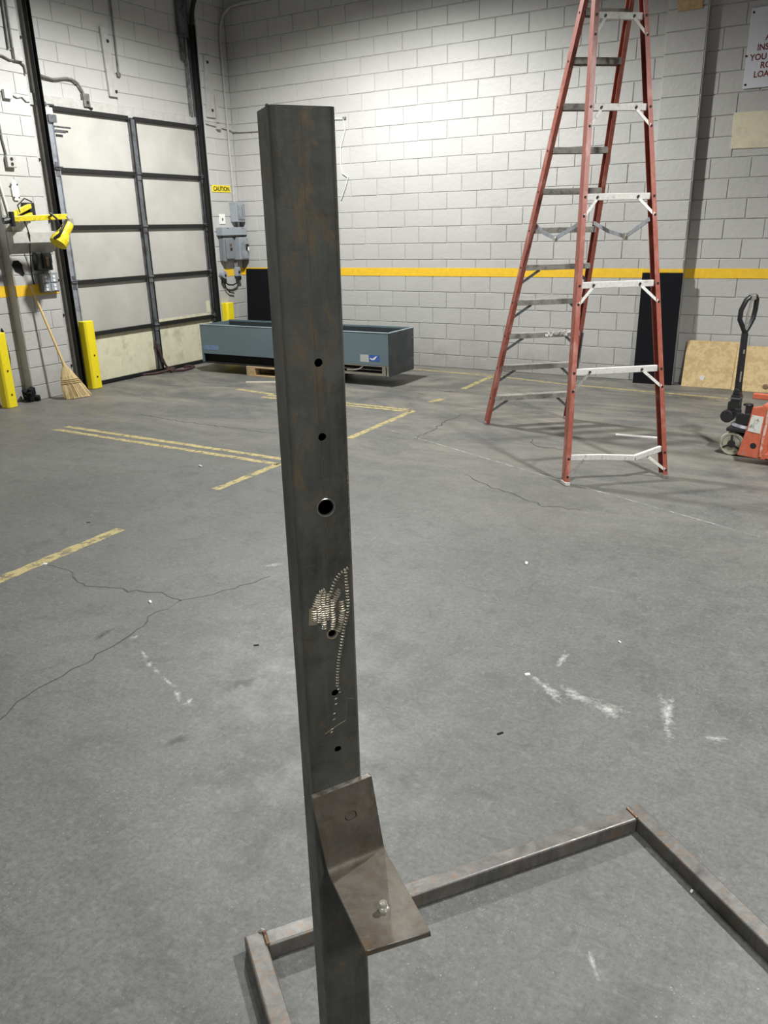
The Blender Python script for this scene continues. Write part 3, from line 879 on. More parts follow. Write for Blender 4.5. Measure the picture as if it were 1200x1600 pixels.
put('second_arm', MB().bar(E1, E2, 0.04, 0.055), M_YELLOWLAMP, dl, 0.004)
put('cord', MB().tube([E0 + Vector((0.02, 0.02, 0.07)), E0 + Vector((0.09, -0.12, 0.10)), (-7.80, 5.80, 2.10), (-7.75, 5.78, 2.03)], 0.007, 6), M_BLACK, dl, 0, True)
LT, LF = Vector((-7.60, 6.262, 1.915)), Vector((-7.62, 6.085, 1.70))
ax = (LF - LT).normalized()
Lh = (LF - LT).length
put('swivel', MB().cyl(E2 + Vector((0, -0.01, 0.01)), LT, 0.024, 10).box(-7.63, -7.57, 6.24, 6.30, 1.90, 1.97), M_ZINC, dl, 0.004)
head = put('lamp_head', MB().lathe([(0.0, 0.0), (0.048, 0.0), (0.055, 0.02), (0.058, Lh * 0.45), (0.066, Lh * 0.46), (0.068, Lh * 0.52), (0.075, Lh * 0.56), (0.086, Lh * 0.72), (0.094, Lh * 0.74), (0.094, Lh * 0.96), (0.080, Lh), (0.0, Lh * 0.97)], LT, ax, 20), M_YELLOWLAMP, dl, 0, True)
put('lamp_handle', MB().tube([LT + Vector((0.0, -0.03, 0.03)), LT + Vector((0.06, -0.11, 0.0)), LT + Vector((0.07, -0.19, -0.10)), LF + Vector((0.04, -0.07, 0.06))], 0.014, 8), M_BLACK, head, 0, True)
put('lamp_cord', MB().tube([E2 + Vector((-0.05, -0.16, -0.02)), E2 + Vector((0.0, -0.20, 0.03)), E2 + Vector((0.03, -0.16, -0.02)), E2 + Vector((0.03, -0.13, -0.10)), LT + Vector((0.03, -0.10, -0.03))], 0.011, 8), M_BLACK, dl, 0, True)

# broom
bt, bn, bf = Vector((XP + 0.035, 5.965, 1.275)), Vector((-7.80, 6.070, 0.375)), Vector((-7.735, 6.095, 0.0))
br = thing('broom', 'corn straw broom with a pale wooden handle leaning on the pier', 'broom', tuple(bf))
put('handle', MB().tube([bt, bn], [0.0125, 0.014], 12), M_HANDLE, br, 0, True)
put('collar', MB().tube([bn + (bt - bn) * 0.05, bn, bn + (bf - bn) * 0.06], [0.018, 0.024, 0.034], 12), M_STRAWTWINE, br, 0, True)
da = (bf - bn)
side = Vector((0.30, 0.95, 0)).normalized()
thk = da.cross(side).normalized()


def fan(t):
    w = 0.030 + 0.125 * min(1, t * 1.5) ** 0.8
    if t > 0.6:
        w += 0.02 * (t - 0.6)
    return w


mb = MB()
rows = []
for i in range(13):
    t = 0.02 + i / 12 * 0.97
    w = fan(t) * 0.9
    th = 0.034 - 0.012 * t
    c = bn + da * t + side * 0.05 * t * t
    rows.append([c + side * w * math.cos(2 * math.pi * k / 20) + thk * th * math.sin(2 * math.pi * k / 20) for k in range(20)])
vs_ = [p for r_ in rows for p in r_]
fs = [(i * 20 + k, (i + 1) * 20 + k, (i + 1) * 20 + (k + 1) % 20, i * 20 + (k + 1) % 20) for i in range(12) for k in range(20)]
fs += [tuple(range(20)), tuple(range(240, 260))]
mb.add(vs_, fs)
head = put('straw_head', mb, M_STRAW, br, 0, True)
mb = MB()
rnd = random.Random(5)
for k in range(190):
    s = rnd.uniform(-1, 1)
    q = rnd.uniform(-1, 1) * math.sqrt(max(0, 1 - s * s))
    t1 = rnd.uniform(0.9, 1.0)
    a = bn + da * 0.3 + side * (fan(0.3) * 0.9 * s) + thk * (0.032 * q)
    b = bn + da * t1 + side * (fan(t1) * 0.98 * s + 0.05 * t1 * t1) + thk * (0.032 * q)
    b.z = max(b.z, 0.004)
    mb.tube([a, (a + b) / 2 + thk * 0.004 * q, b], 0.0022, 4)
mb.tube([bn + da * 0.72 + side * -0.12, (-7.80, 5.985, 0.004)], 0.003, 4)
put('bristles', mb, M_STRAW, br, kind='stuff')
for t in (0.40, 0.455, 0.51):
    c = bn + da * t + side * 0.05 * t * t
    pts = [c + side * (fan(t) * 0.94) * math.cos(2 * math.pi * k / 20) + thk * 0.034 * math.sin(2 * math.pi * k / 20) for k in range(21)]
    put('stitching', MB().tube(pts, 0.0045, 5, False), M_STRAWTWINE, br)


# yellow corner guards (bolted channels)
def guard(x, y0, y1, h, label, name='corner_guard'):
    g = thing(name, label, 'guard', (x, (y0 + y1) / 2, 0), 0, 'yellow steel guards beside the door tracks')
    t = 0.10
    put('channel', MB().prism([(x, y0), (x + t * 0.8, y0 + 0.012), (x + t, y0 + 0.035), (x + t, y1 - 0.02), (x + t * 0.8, y1), (x, y1)], lambda a, b, z: (a, b, z), 0.002, h), M_YELLOW, g, 0.006)
    for z in (h * 0.5, h * 0.18):
        put('guard_bolt', MB().cyl((x + t, (y0 + y1) / 2 + 0.01, z), (x + t + 0.006, (y0 + y1) / 2 + 0.01, z), 0.010, 6), M_BOLT, g)
    return g


guard(-8.062, 5.37, 5.515, 0.815, 'yellow steel corner guard at the far left, chipped near its foot')
guard(-8.085, 6.575, 6.735, 0.815, 'yellow steel corner guard between the broom and the dock door')
guard(-8.062, 9.13, 9.30, 0.815, 'yellow steel corner guard behind the left end of the cabinet')
mb = MB()
rnd = random.Random(9)
for k in range(9):
    c = Vector((XP + rnd.uniform(-0.06, 0.035), 5.80 - 0.02 + rnd.uniform(-0.05, 0.05), rnd.uniform(0.02, 0.15)))
    mb.obox(c, Vector((rnd.uniform(.02, .04), .012, rnd.uniform(-.02, .02))), Vector((-.01, rnd.uniform(.02, .04), .012)), Vector((.01, -.01, rnd.uniform(.02, .05))))
solo('torn_rubber', mb, M_RUBBER, 'torn black rubber scrap at the foot of the pier', 'rubber', (XP, 5.79, 0), 0.008)
solo('rubber_strip', MB().prism([(5.625, 0.84), (5.645, 0.80), (5.665, 0.5), (5.645, 0.33), (5.62, 0.30), (5.61, 0.45), (5.635, 0.6), (5.63, 0.75)], lambda a, b, h: (h, a, b), XW + 0.004, XW + 0.02), M_RUBBER,
     'thin torn black rubber strip on the wall left of the pier', 'rubber', (XW, 5.64, 0.3))

# strap of the door on the floor
sp = solo('pull_strap', MB().tube([(XD + 0.055, 7.81, 0.42), (XD + 0.07, 7.84, 0.30), (XD + 0.10, 7.90, 0.10), (XD + 0.14, 7.93, 0.03), (XD + 0.20, 7.90, 0.014)], 0.016, 6)
         .tube([(XD + 0.02, 7.55, 0.016), (XD + 0.10, 7.68, 0.016), (XD + 0.16, 7.84, 0.03), (XD + 0.20, 7.96, 0.05), (XD + 0.13, 8.02, 0.045), (XD + 0.12, 7.90, 0.05), (XD + 0.22, 7.88, 0.03), (XD + 0.28, 8.04, 0.016), (XD + 0.26, 8.22, 0.016), (XD + 0.20, 8.34, 0.016), (XD + 0.10, 8.36, 0.016), (XD + 0.09, 8.26, 0.016)], 0.018, 6), M_STRAP,
         'dark maroon pull strap hanging from the dock door onto the floor', 'strap', (XD + 0.1, 7.9, 0), 0, True)

# ------------------------------------------------------------------ electrical gear in the corner
cd = thing('corner_conduit', 'painted conduit rising beside the corner and bending along the back wall', 'conduit', (XP + 0.025, 9.57, 2.19))
put('pipe', MB().tube([(XP + 0.025, 9.575, 2.20), (XP + 0.025, 9.56, 3.2), (XP + 0.025, 9.555, 4.25), (XP + 0.03, 9.575, 4.42), (XP + 0.06, 9.62, 4.56), (XP + 0.14, 9.665, 4.64), (XP + 0.3, 9.672, 4.66), (-7.4, 9.672, 4.665), (-4.0, 9.672, 4.67)], 0.016, 8), M_PIPE, cd, 0, True)
put('coupling', MB().cyl((XP + 0.025, 9.577, 2.28), (XP + 0.025, 9.577, 2.33), 0.021, 10), M_PIPE, cd)
sc_ = thing('side_conduit', 'thin painted conduit running level from the pier onto the back wall', 'conduit', (XP + 0.02, 9.4, 3.17))
put('pipe', MB().tube([(XP + 0.015, 9.13, 3.19), (XP + 0.015, 9.40, 3.165), (XP + 0.015, 9.60, 3.15), (XP + 0.04, 9.66, 3.14), (XP + 0.12, 9.685, 3.12), (-7.4, 9.685, 3.10), (-6.6, 9.685, 3.10)], 0.010, 8), M_PIPE, sc_, 0, True)
put('box', MB().box(XP, XP + 0.05, 9.33, 9.40, 3.13, 3.20), M_PIPE, sc_, 0.005)
solo('wall_plate', MB().prism([(9.20, 4.02), (9.33, 4.02), (9.335, 3.27), (9.16, 3.27)], lambda a, b, h: (h, a, b), XP - 0.002, XP + 0.025), M_PIPE,
     'painted cover plate on the narrow pier right of the door track', 'cover plate', (XP, 9.25, 3.27), 0.003)
for (y, z) in ((9.25, 3.94), (9.27, 3.36)):
    put('plate_bolt', MB().cyl((0.025, y - 9.25, z - 3.27), (0.037, y - 9.25, z - 3.27), 0.018, 6), M_BOLT, bpy.data.objects['wall_plate.001'])
solo('wall_channel', MB().box(XP, XP + 0.02, 9.36, 9.41, 3.22, 3.56), M_PIPE, 'short painted channel on the narrow pier', 'channel', (XP, 9.38, 3.22), 0.004)
cs = thing('caution_sign', 'small yellow sign with black CAUTION lettering beside the door track', 'sign', (XP, 9.34, 2.31))
put('plate', MB().box(XP + 0.003, XP + 0.008, 9.145, 9.535, 2.325, 2.415), M_CAUTION, cs)


def text(body, size, loc, rot, mat, name, parent, align='LEFT', bold=0.0, sx=1.0, ext=0.0012):
    c = bpy.data.curves.new(name, 'FONT')
    c.body = body
    c.size = size
    c.align_x = align
    c.extrude = ext
    c.offset = bold
    c.resolution_u = 3
    o = bpy.data.objects.new(name, c)
    COL.objects.link(o)
    dg = bpy.context.evaluated_depsgraph_get()
    me = bpy.data.meshes.new_from_object(o.evaluated_get(dg))
    bpy.data.objects.remove(o)
    me.materials.append(mat)
    o = bpy.data.objects.new(name, me)
    COL.objects.link(o)
    o.parent = parent
    o.location = Vector(loc) - Vector(parent['_world'])
    o.rotation_euler = rot
    o.scale = (sx, 1, 1)
    return o


text('CAUTION', 0.082, (XP + 0.009, 9.34, 2.341), (R(90), 0, R(90)), M_BLACK, 'lettering', cs, 'CENTER', 0.0018, 0.92)
ds = thing('disconnect_switch', 'grey fused switch box below the corner conduit, topmost of the gear', 'switch box', (XP, 9.55, 1.925))
put('box', MB().box(XP, XP + 0.13, 9.49, 9.665, 1.925, 2.195), M_PANELGREY, ds, 0.008)
put('cover', MB().box(XP + 0.13, XP + 0.145, 9.505, 9.655, 1.955, 2.165), M_GALV, ds, 0.012)
put('recess', MB().box(XP + 0.145, XP + 0.149, 9.585, 9.60, 1.99, 2.13), M_PANELDARK, ds)
put('nipple', MB().cyl((XP + 0.03, 9.62, 1.858), (XP + 0.03, 9.62, 1.93), 0.022, 10), M_GALV, ds)
so = solo('switch_plate', MB().box(XP, XP + 0.012, 9.245, 9.365, 1.90, 2.03), M_WHITE, 'pale switch plate left of the topmost grey switch box', 'switch', (XP, 9.3, 1.9), 0.004)
put('toggle', MB().box(0.012, 0.02, -0.01, 0.015, 0.05, 0.08), M_PIPEDARK, so)
gt = thing('wire_trough', 'grey horizontal wiring trough above two switch boxes', 'trough', (XP, 9.45, 1.745))
put('trough', MB().box(XP, XP + 0.12, 9.155, 9.69, 1.745, 1.855), M_PANELGREY, gt, 0.004)
for y in (9.27, 9.6):
    put('screw', MB().cyl((XP + 0.12, y, 1.84), (XP + 0.125, y, 1.84), 0.008, 6), M_BOLT, gt)
b1 = thing('breaker_box', 'darker grey breaker box with rounded cover, left under the trough', 'breaker box', (XP, 9.30, 1.37))
put('box', MB().box(XP, XP + 0.10, 9.185, 9.405, 1.385, 1.715), M_PANELDARK, b1, 0.02)
put('cover', MB().box(XP + 0.10, XP + 0.122, 9.215, 9.395, 1.42, 1.70), M_PANELDARK, b1, 0.012)
put('breaker', MB().box(XP + 0.122, XP + 0.135, 9.29, 9.325, 1.545, 1.575), M_BLACK, b1)
put('nameplate', MB().box(XP + 0.122, XP + 0.124, 9.28, 9.33, 1.59, 1.63), M_WELDBROWN, b1)
b2 = thing('breaker_box', 'lighter grey safety switch with side lever, right under the trough', 'breaker box', (XP, 9.58, 1.40))
put('box', MB().box(XP, XP + 0.15, 9.47, 9.665, 1.405, 1.715), M_PANELGREY, b2, 0.006)
put('cover', MB().box(XP + 0.15, XP + 0.158, 9.485, 9.655, 1.42, 1.70), M_GALV, b2, 0.004)
put('lever', MB().box(XP + 0.155, XP + 0.185, 9.60, 9.64, 1.53, 1.62), M_BLACK, b2, 0.004)
put('lever_plate', MB().box(XP + 0.158, XP + 0.19, 9.605, 9.63, 1.53, 1.58), M_WHITE, b2)
c1 = thing('cable_connector', 'round grey outlet box left below the breaker boxes', 'outlet', (XP, 9.22, 1.16))
put('box', MB().cyl((XP, 9.19, 1.21), (XP + 0.07, 9.19, 1.21), 0.055, 16), M_PANELGREY, c1, 0.006)
put('socket', MB().cyl((XP + 0.07, 9.195, 1.20), (XP + 0.075, 9.195, 1.20), 0.018, 12), M_BLACK, c1)
put('plug', MB().box(XP + 0.02, XP + 0.07, 9.15, 9.21, 1.10, 1.155), M_BLACK, c1, 0.008)
c2 = thing('cable_connector', 'grey outlet box on conduit right below the breaker boxes', 'outlet', (XP, 9.52, 1.16))
put('box', MB().box(XP, XP + 0.07, 9.46, 9.55, 1.17, 1.30), M_PANELGREY, c2, 0.012)
put('pipe', MB().cyl((XP + 0.03, 9.505, 1.30), (XP + 0.03, 9.52, 1.405), 0.016, 8), M_GALV, c2)
put('socket', MB().cyl((XP + 0.07, 9.51, 1.23), (XP + 0.075, 9.51, 1.23), 0.02, 12), M_BLACK, c2)
put('plug', MB().box(XP + 0.02, XP + 0.08, 9.47, 9.54, 1.12, 1.175), M_BLACK, c2, 0.01)
solo('black_cord', MB().tube([(XP + 0.05, 9.19, 1.11), (XP + 0.06, 9.26, 1.065), (XP + 0.06, 9.36, 1.055), (XP + 0.06, 9.46, 1.085), (XP + 0.05, 9.50, 1.13)], 0.011, 8), M_BLACK, 'black cord looping between the two outlet boxes', 'cord', (XP + 0.05, 9.35, 1.06), 0, True)
solo('black_cord', MB().tube([(XP + 0.05, 9.18, 1.11), (XP + 0.04, 9.22, 1.02), (XP + 0.035, 9.30, 0.955), (XP + 0.03, 9.40, 0.935)], 0.010, 8), M_BLACK, 'short black cord drooping from the left outlet box', 'cord', (XP + 0.04, 9.3, 0.95), 0, True)

# ------------------------------------------------------------------ things along the back wall
wc = thing('white_cable', 'white cable hooked on the back wall right of the steel post', 'cable', (-6.2, YB, 2.2))
put('cable', MB().tube([(-6.40, YB - 0.012, 3.16), (-6.19, YB - 0.012, 3.145), (-6.165, YB - 0.012, 3.02), (-6.20, YB - 0.012, 2.93), (-6.25, YB - 0.012, 2.80), (-6.255, YB - 0.012, 2.60), (-6.23, YB - 0.012, 2.49), (-6.15, YB - 0.012, 2.44), (-6.19, YB - 0.012, 2.33), (-6.27, YB - 0.012, 2.17)], 0.009, 6), M_WHITECABLE, wc, 0, True)
put('clip', MB().box(-6.20, -6.15, YB - 0.02, YB, 3.14, 3.17), M_PIPEDARK, wc)


def leaning(name, x0, x1, ybase, ytop, h, t, mat, label, cat, edge=None, skew=0.0):
    o = thing(name, label, cat, ((x0 + x1) / 2, ybase, 0))
    mb = MB()
    f = lambda y, x, z: (x, y, z)
    P = [(ybase, 0.0), (ybase + t, 0.0), (ytop + t, h), (ytop, h)]
    mb.prism(P, lambda a, b, hh: (hh + skew * (b / h), a, b), x0, x1)
    put('sheet', mb, mat, o, 0.002)
    if edge:
        put('edge_ply', MB().prism([(ybase + t * 0.3, 0.001), (ybase + t * 0.7, 0.001), (ytop + t * 0.7, h + 0.0012), (ytop + t * 0.3, h + 0.0012)], lambda a, b, hh: (hh + skew * (b / h), a, b), x0 - 0.001, x1 + 0.001), edge, o)
    return o


leaning('rubber_mat', -8.0, -7.05, 9.60, 9.675, 1.268, 0.018, M_MAT, 'black sheet leaning upright in the corner behind the cabinet', 'sheet')
leaning('rubber_mat', -2.175, -1.735, 9.535, 9.575, 1.245, 0.018, M_MAT, 'black sheet leaning on the pilaster behind the orange ladder', 'sheet')
p1 = leaning('plywood_sheet', -1.63, -1.02, 9.55, 9.672, 0.505, 0.018, M_PLY, 'plywood offcut leaning on the wall, left piece with a white spot', 'plywood', M_PLYEDGE)
put('paint_spot', MB().cyl((-1.415, 9.566, 0.105), (-1.415, 9.5705, 0.1055), 0.028, 12), M_WHITE, p1, label='white spot')
p2 = leaning('plywood_sheet', -1.085, -0.2, 9.50, 9.63, 0.475, 0.018, M_PLY, 'plywood offcut leaning behind the pallet jack, right piece with a dark knot', 'plywood', M_PLYEDGE)
put('knot', MB().lathe([(0.0, 0.004), (0.024, 0.003), (0.034, 0.0)], (-0.745, 9.516, 0.06), (0, -1, 0.2), 14), M_WELDBROWN, p2)

sg = thing('wall_sign', 'white metal notice with dark red capitals high on the right of the wall', 'sign', (-1.0, YR, 3.04))
put('plate', MB().box(-1.355, -0.66, YR - 0.014, YR - 0.004, 3.04, 3.755), M_SIGN, sg, 0.002)
for (x, z) in ((-1.33, 3.715), (-1.335, 3.075), (-1.355, 3.335)):
    put('screw', MB().cyl((x, YR - 0.018, z), (x, YR - 0.014, z), 0.011, 8), M_BOLT, sg)
for s, x, z in (('INS', -1.262, 3.375), ('YOU', -1.318, 3.290), ('RO', -1.215, 3.215), ('LOA', -1.268, 3.135)):
    text(s, 0.078, (x, YR - 0.0146, z), (R(90), 0, 0), M_MAROON, 'lettering', sg, 'LEFT', 0.0016, 0.92)
for s, x, z in (('A', -1.195, 3.46), ('T', -1.19, 3.56), ('D', -1.185, 3.645)):
    text(s, 0.078, (x, YR - 0.0146, z), (R(90), 0, 0), M_MAROON, 'lettering', sg, 'LEFT', 0.0016, 0.92)
solo('cream_board', MB().prism([(-1.413, 2.828), (-0.70, 2.815), (-0.70, 2.47), (-1.402, 2.485)], lambda a, b, h: (a, h, b), YR - 0.008, YR + 0.002), M_CREAM, 'cream painted panel on the wall below the white notice', 'panel', (-1.05, YR, 2.48), 0.002)
solo('tan_board', MB().box(-2.05, -1.805, YPIL - 0.016, YPIL + 0.002, 3.80, 4.15), M_TAN, 'small tan board fixed high on the pilaster', 'board', (-1.93, YPIL, 3.8), 0.002)

# ------------------------------------------------------------------ blue-grey cabinet on its pallet
UX0, UX1, UY0, UY1, UZ0, UZ1 = -7.595, -4.672, 8.13, 8.735, 0.128, 0.64
un = thing('air_curtain', 'long blue-grey sheet metal cabinet with open top on a pallet', 'cabinet', (-6.13, 8.43, UZ0))
t = 0.012
put('front_panel', MB().box(UX0, UX1 - 0.014, UY0, UY0 + t, 0.252, UZ1 - 0.01), M_UNIT, un, 0.003)
put('back_panel', MB().box(UX0, UX1, UY1 - t, UY1, UZ0, UZ1), M_UNIT, un)
put('end_plate', MB().box(UX1 - 0.014, UX1, UY0, UY1, UZ0, UZ1 - 0.008), M_UNITEND, un, 0.003, label='dark sheet steel end plate')
put('end_plate', MB().box(UX0, UX0 + t, UY0 + t, UY1 - t, UZ0, UZ1 - 0.012), M_UNIT, un)
put('bottom_panel', MB().box(UX0 + t, UX1 - 0.014, UY0 + 0.02, UY1 - t, UZ0, UZ0 + t), M_UNIT, un)
put('inner_dark_sheet', MB().box(UX0 + t, UX1 - 0.014, UY1 - t - 0.006, UY1 - t - 0.001, UZ0 + t, UZ1 - 0.02), M_INSIDE, un)  # dark sheet added to darken the inside of the back panel
put('inner_floor', MB().box(UX0 + t, UX1 - 0.014, UY0 + t, UY1 - t - 0.007, 0.47, 0.48), M_INSIDE, un)
put('top_rim', MB().box(UX0, UX1, UY0 - 0.004, UY0 + 0.018, UZ1 - 0.010, UZ1), M_UNITRIM, un, 0.002)
put('top_rim', MB().box(UX1 - 0.026, UX1 + 0.002, UY0, UY1, UZ1 - 0.010, UZ1), M_UNITRIM, un, 0.002)
put('intake_slot', MB().box(UX0 + 0.012, UX1 - 0.02, UY0 + 0.05, UY0 + 0.06, UZ0 + 0.01, 0.252), M_RUBBER, un, label='black intake slot along the bottom')
put('side_lip', MB().box(UX0, UX0 + 0.03, UY0, UY0 + t, UZ0 + 0.01, 0.252), M_UNIT, un)
put('outlet_rail', MB().box(-5.65, UX1 - 0.06, UY0 + 0.002, UY0 + 0.03, UZ0, UZ0 + 0.032).box(-5.65, UX1 - 0.06, UY0 + 0.02, UY0 + 0.03, 0.190, 0.197), M_SHINY, un, 0.004, label='bright steel rail at the foot of the slot')
put('outlet_frame', MB().box(UX1 - 0.105, UX1 - 0.055, UY0, UY0 + 0.04, UZ0 + 0.004, 0.238).box(UX1 - 0.043, UX1 - 0.012, UY0 - 0.003, UY0 + 0.04, UZ0, 0.245).box(-5.5, UX1 - 0.012, UY0 - 0.001, UY0 + 0.02, 0.236, 0.252), M_SHINY, un, 0.004)
put('slot_bar', MB().box(-7.56, -5.65, UY0 + 0.002, UY0 + 0.03, UZ0, UZ0 + 0.018), M_BLACK, un)
st = put('sticker', MB().box(-5.075, -4.955, UY0 - 0.0015, UY0 + 0.001, 0.285, 0.372), M_STICKERPALE, un, label='pale and blue sticker')
put('sticker_print', MB().box(-4.955, -4.805, UY0 - 0.0015, UY0 + 0.001, 0.300, 0.372), M_STICKERBLUE, st)
st.location = (0, 0, 0)
put('sticker_mark', MB().prism([(-4.945, 0.330), (-4.925, 0.338), (-4.912, 0.325), (-4.855, 0.360), (-4.838, 0.360), (-4.875, 0.318), (-4.91, 0.312)], lambda a, b, h: (a, h, b), UY0 - 0.0025, UY0), M_WHITE, st)
put('sticker', MB().prism([(-7.555, 0.305), (-7.32, 0.305), (-7.29, 0.325), (-7.30, 0.365), (-7.50, 0.375), (-7.56, 0.35)], lambda a, b, h: (a, h, b), UY0 - 0.0015, UY0 + 0.001), M_BLUESMUDGE, un, label='smudged blue blotch')  # smudged blue blotch low on the left of the front panel
for (x, z) in ((-7.2, 0.62),):
    pass
put('hose', MB().tube([(-5.28, UY0 + 0.02, 0.175), (-5.18, UY0 + 0.01, 0.178), (-5.10, UY0 + 0.015, 0.195), (-5.05, UY0 + 0.02, 0.23)], 0.008, 6), M_SHINY, un, 0, True)
for z in (0.27, 0.52):
    put('end_screw', MB().cyl((UX1, UY1 - 0.03, z), (UX1 + 0.004, UY1 - 0.03, z), 0.009, 6), M_ZINC, un)

pa = thing('wooden_pallet', 'pale wooden pallet under the middle of the blue-grey cabinet', 'pallet', (-6.22, 8.45, 0))
PX0, PX1, PY0, PY1 = -6.83, -5.62, 8.11, 8.80
for k in range(5):
    y = PY0 + k * (PY1 - PY0 - 0.09) / 4
    put('deck_board', MB().box(PX0, PX1, y, y + 0.09, 0.108, 0.1275), M_PALLET, pa, 0.002)
for x in (PX0, (PX0 + PX1) / 2 - 0.06, PX1 - 0.12):
    for y in (PY0, (PY0 + PY1) / 2 - 0.05, PY1 - 0.1):
        put('pallet_block', MB().box(x, x + 0.14, y, y + 0.1, 0.018, 0.108), M_PALLET, pa, 0.002)
for y in (PY0, (PY0 + PY1) / 2 - 0.05, PY1 - 0.1):
    put('bottom_board', MB().box(PX0, PX1, y, y + 0.1, 0.0, 0.018), M_PALLET, pa, 0.002)
solo('wood_strip', MB().bar((-6.50, 7.69, 0.008), (-5.95, 7.93, 0.008), 0.035, 0.014), M_WOODSTRIP, 'thin pale wooden strip on the floor before the pallet', 'strip', (-6.2, 7.82, 0))

# ------------------------------------------------------------------ step ladder
LC = Vector((-1.9774, 6.3928, 0))
la = Vector((math.cos(0.6869), math.sin(0.6869), 0))
lb = Vector((la.y, -la.x, 0))
LS, LWN, LWF, LWT, LST, LHT = 0.983, 0.3814, 0.4007, 0.1658, 0.0683, 3.3972
LLEAN = Vector((0.1643, 0.0481, 0))
KTOP = 3.50 / LHT
ld = thing('step_ladder', 'tall orange-red fibreglass step ladder with aluminium rungs, seen from its back', 'ladder', tuple(LC))


def rail_pts(near, right):
    s = 1 if near else -1
    w = (LWN if near else LWF) * (1 if right else -1)
    f = LC + lb * LS * s + la * w
    tp = LC + lb * LST * s + la * LWT * (1 if right else -1) + LLEAN + Vector((0, 0, LHT))
    return f, f + (tp - f) * KTOP


def on_rail(near, right, z):
    f, tp = rail_pts(near, right)
    return f + (tp - f) * (z / tp.z)


for near in (True, False):
    for right in (True, False):
        f, tp = rail_pts(near, right)
        d = (tp - f).normalized()
        inward = la * (-1 if right else 1)
        inward = (inward - d * inward.dot(d)).normalized()
        nb = d.cross(inward).normalized()
        o, w, dp, tk = -0.016, 0.034, 0.036, 0.005
        prof = [(o, -dp), (o + w, -dp), (o + w, -dp + tk), (o + tk, -dp + tk), (o + tk, dp - tk), (o + w, dp - tk), (o + w, dp), (o, dp)]
        rl = put('rail', MB().sweep(prof, f + d * 0.012, tp, inward, nb), M_LADDER, ld)
        put('foot', MB().obox(f + Vector((0, 0, 0.013)) + inward * 0.001, inward * 0.020, lb * 0.039, Vector((0, 0, 0.013))), M_ALU if near and not right else M_ALUDARK, rl, 0.003)
FARZ = [0.263 + 0.2945 * k for k in range(11)]
NEARZ = [0.187 + 0.589 * k for k in range(6)]
for i, z in enumerate(FARZ):
    a, b = on_rail(False, False, z), on_rail(False, True, z)
    a, b = a + la * 0.012, b - la * 0.012
    st = put('step', MB().sweep([(-0.042, -0.024), (-0.042, 0.022), (0.042, 0.022), (0.042, -0.024), (0.036, -0.024), (0.036, 0.017), (-0.036, 0.017), (-0.036, -0.024)], a, b, lb, (0, 0, 1)), M_ALUDARK, ld, 0.002)
    if i < 5:
        for rt in (False, True):
            sgn = -1 if rt else 1
            p = (b if rt else a) + la * sgn * 0.13 + Vector((0, 0, -0.022)) + lb * 0.03
            q = on_rail(False, rt, z - 0.13) + la * sgn * 0.014 + lb * 0.012
            put('step_brace', MB().bar(p, q, 0.022, 0.006, lb), M_GALVDARK, st)
    for rt in (False, True):
        p = on_rail(False, rt, z)
        sgn = 1 if rt else -1
        put('rivet', MB().cyl(p + la * sgn * 0.012, p + la * sgn * 0.020, 0.008, 8), M_BOLT, st)
# crumpled tape on the third step
mb = MB()
rnd = random.Random(3)
a, b = on_rail(False, False, FARZ[2]), on_rail(False, True, FARZ[2])
for k in range(14):
    c = a + (b - a) * (0.52 + 0.032 * k) + Vector((0, 0, rnd.uniform(-0.012, 0.022))) + lb * 0.045
    mb.obox(c, la * rnd.uniform(0.008, 0.02) + Vector((0, 0, rnd.uniform(-.01, .01))), Vector((0, 0, rnd.uniform(0.006, 0.014))), lb * 0.003)
put('paint_drips', mb, M_WHITE, ld, kind='stuff')
for i, z in enumerate(NEARZ):
    a, b = on_rail(True, False, z) + la * 0.012, on_rail(True, True, z) - la * 0.012
    if i == 0:   # the lowest one is bent
        pts = [a, a + (b - a) * 0.35 + Vector((0, 0, -0.012)), a + (b - a) * 0.70 + Vector((0, 0, -0.030)) + lb * 0.02, b + Vector((0, 0, 0.022))]
        mb = MB()
        for p, q in zip(pts[:-1], pts[1:]):
            mb.bar(p, q, 0.03, 0.040)
        st = put('back_bar', mb, M_ALU, ld, 0.003, label='bent lowest bar')
    else:
        st = put('back_bar', MB().bar(a, b, 0.028, 0.044), M_ALU, ld, 0.003)
    for fr in (0.18, 0.80):
        c = a + (b - a) * fr + lb * (0.016)
        if i > 0:
            put('bolt', MB().cyl(c, c + lb * 0.006, 0.009, 8), M_BOLT, st)
    for rt in (False, True):
        sgn = -1 if rt else 1
        p = (b if rt else a) + la * sgn * (0.12 - 0.012 * i) + Vector((0, 0, -0.018))
        q = on_rail(True, rt, z - 0.125) + la * sgn * 0.004 + lb * 0.036
        p = p + lb * 0.010
        put('bar_brace', MB().bar(p, q, 0.020, 0.006, lb), M_ALU if not (i < 2 and not rt) else M_ALUDARK, st)
        for zz in (z, z - 0.125):
            c = on_rail(True, rt, zz) + lb * 0.034
            put('rivet', MB().cyl(c, c + lb * 0.008, 0.009, 8), M_BOLT, st)
for rt in (False, True):
    a, b = on_rail(False, rt, 1.785), on_rail(True, rt, 1.80)
    sgn = -1 if rt else 1
    a, b = a + la * sgn * 0.022, b + la * sgn * 0.022
    m_ = a + (b - a) * (0.46 if not rt else 0.62) + Vector((0, 0, -0.115))
    m0 = a + (b - a) * (0.2 if not rt else 0.3) + Vector((0, 0, -0.07))
    mb = MB()
    P = [a, m0, m_, b]
    for p, q in zip(P[:-1], P[1:]):
        mb.bar(p, q, 0.006, 0.030)
    s = put('spreader', mb, M_GALV, ld)
    put('spreader_joint', MB().cyl(m_ - la * 0.012, m_ + la * 0.012, 0.026, 12), M_ZINC, s)
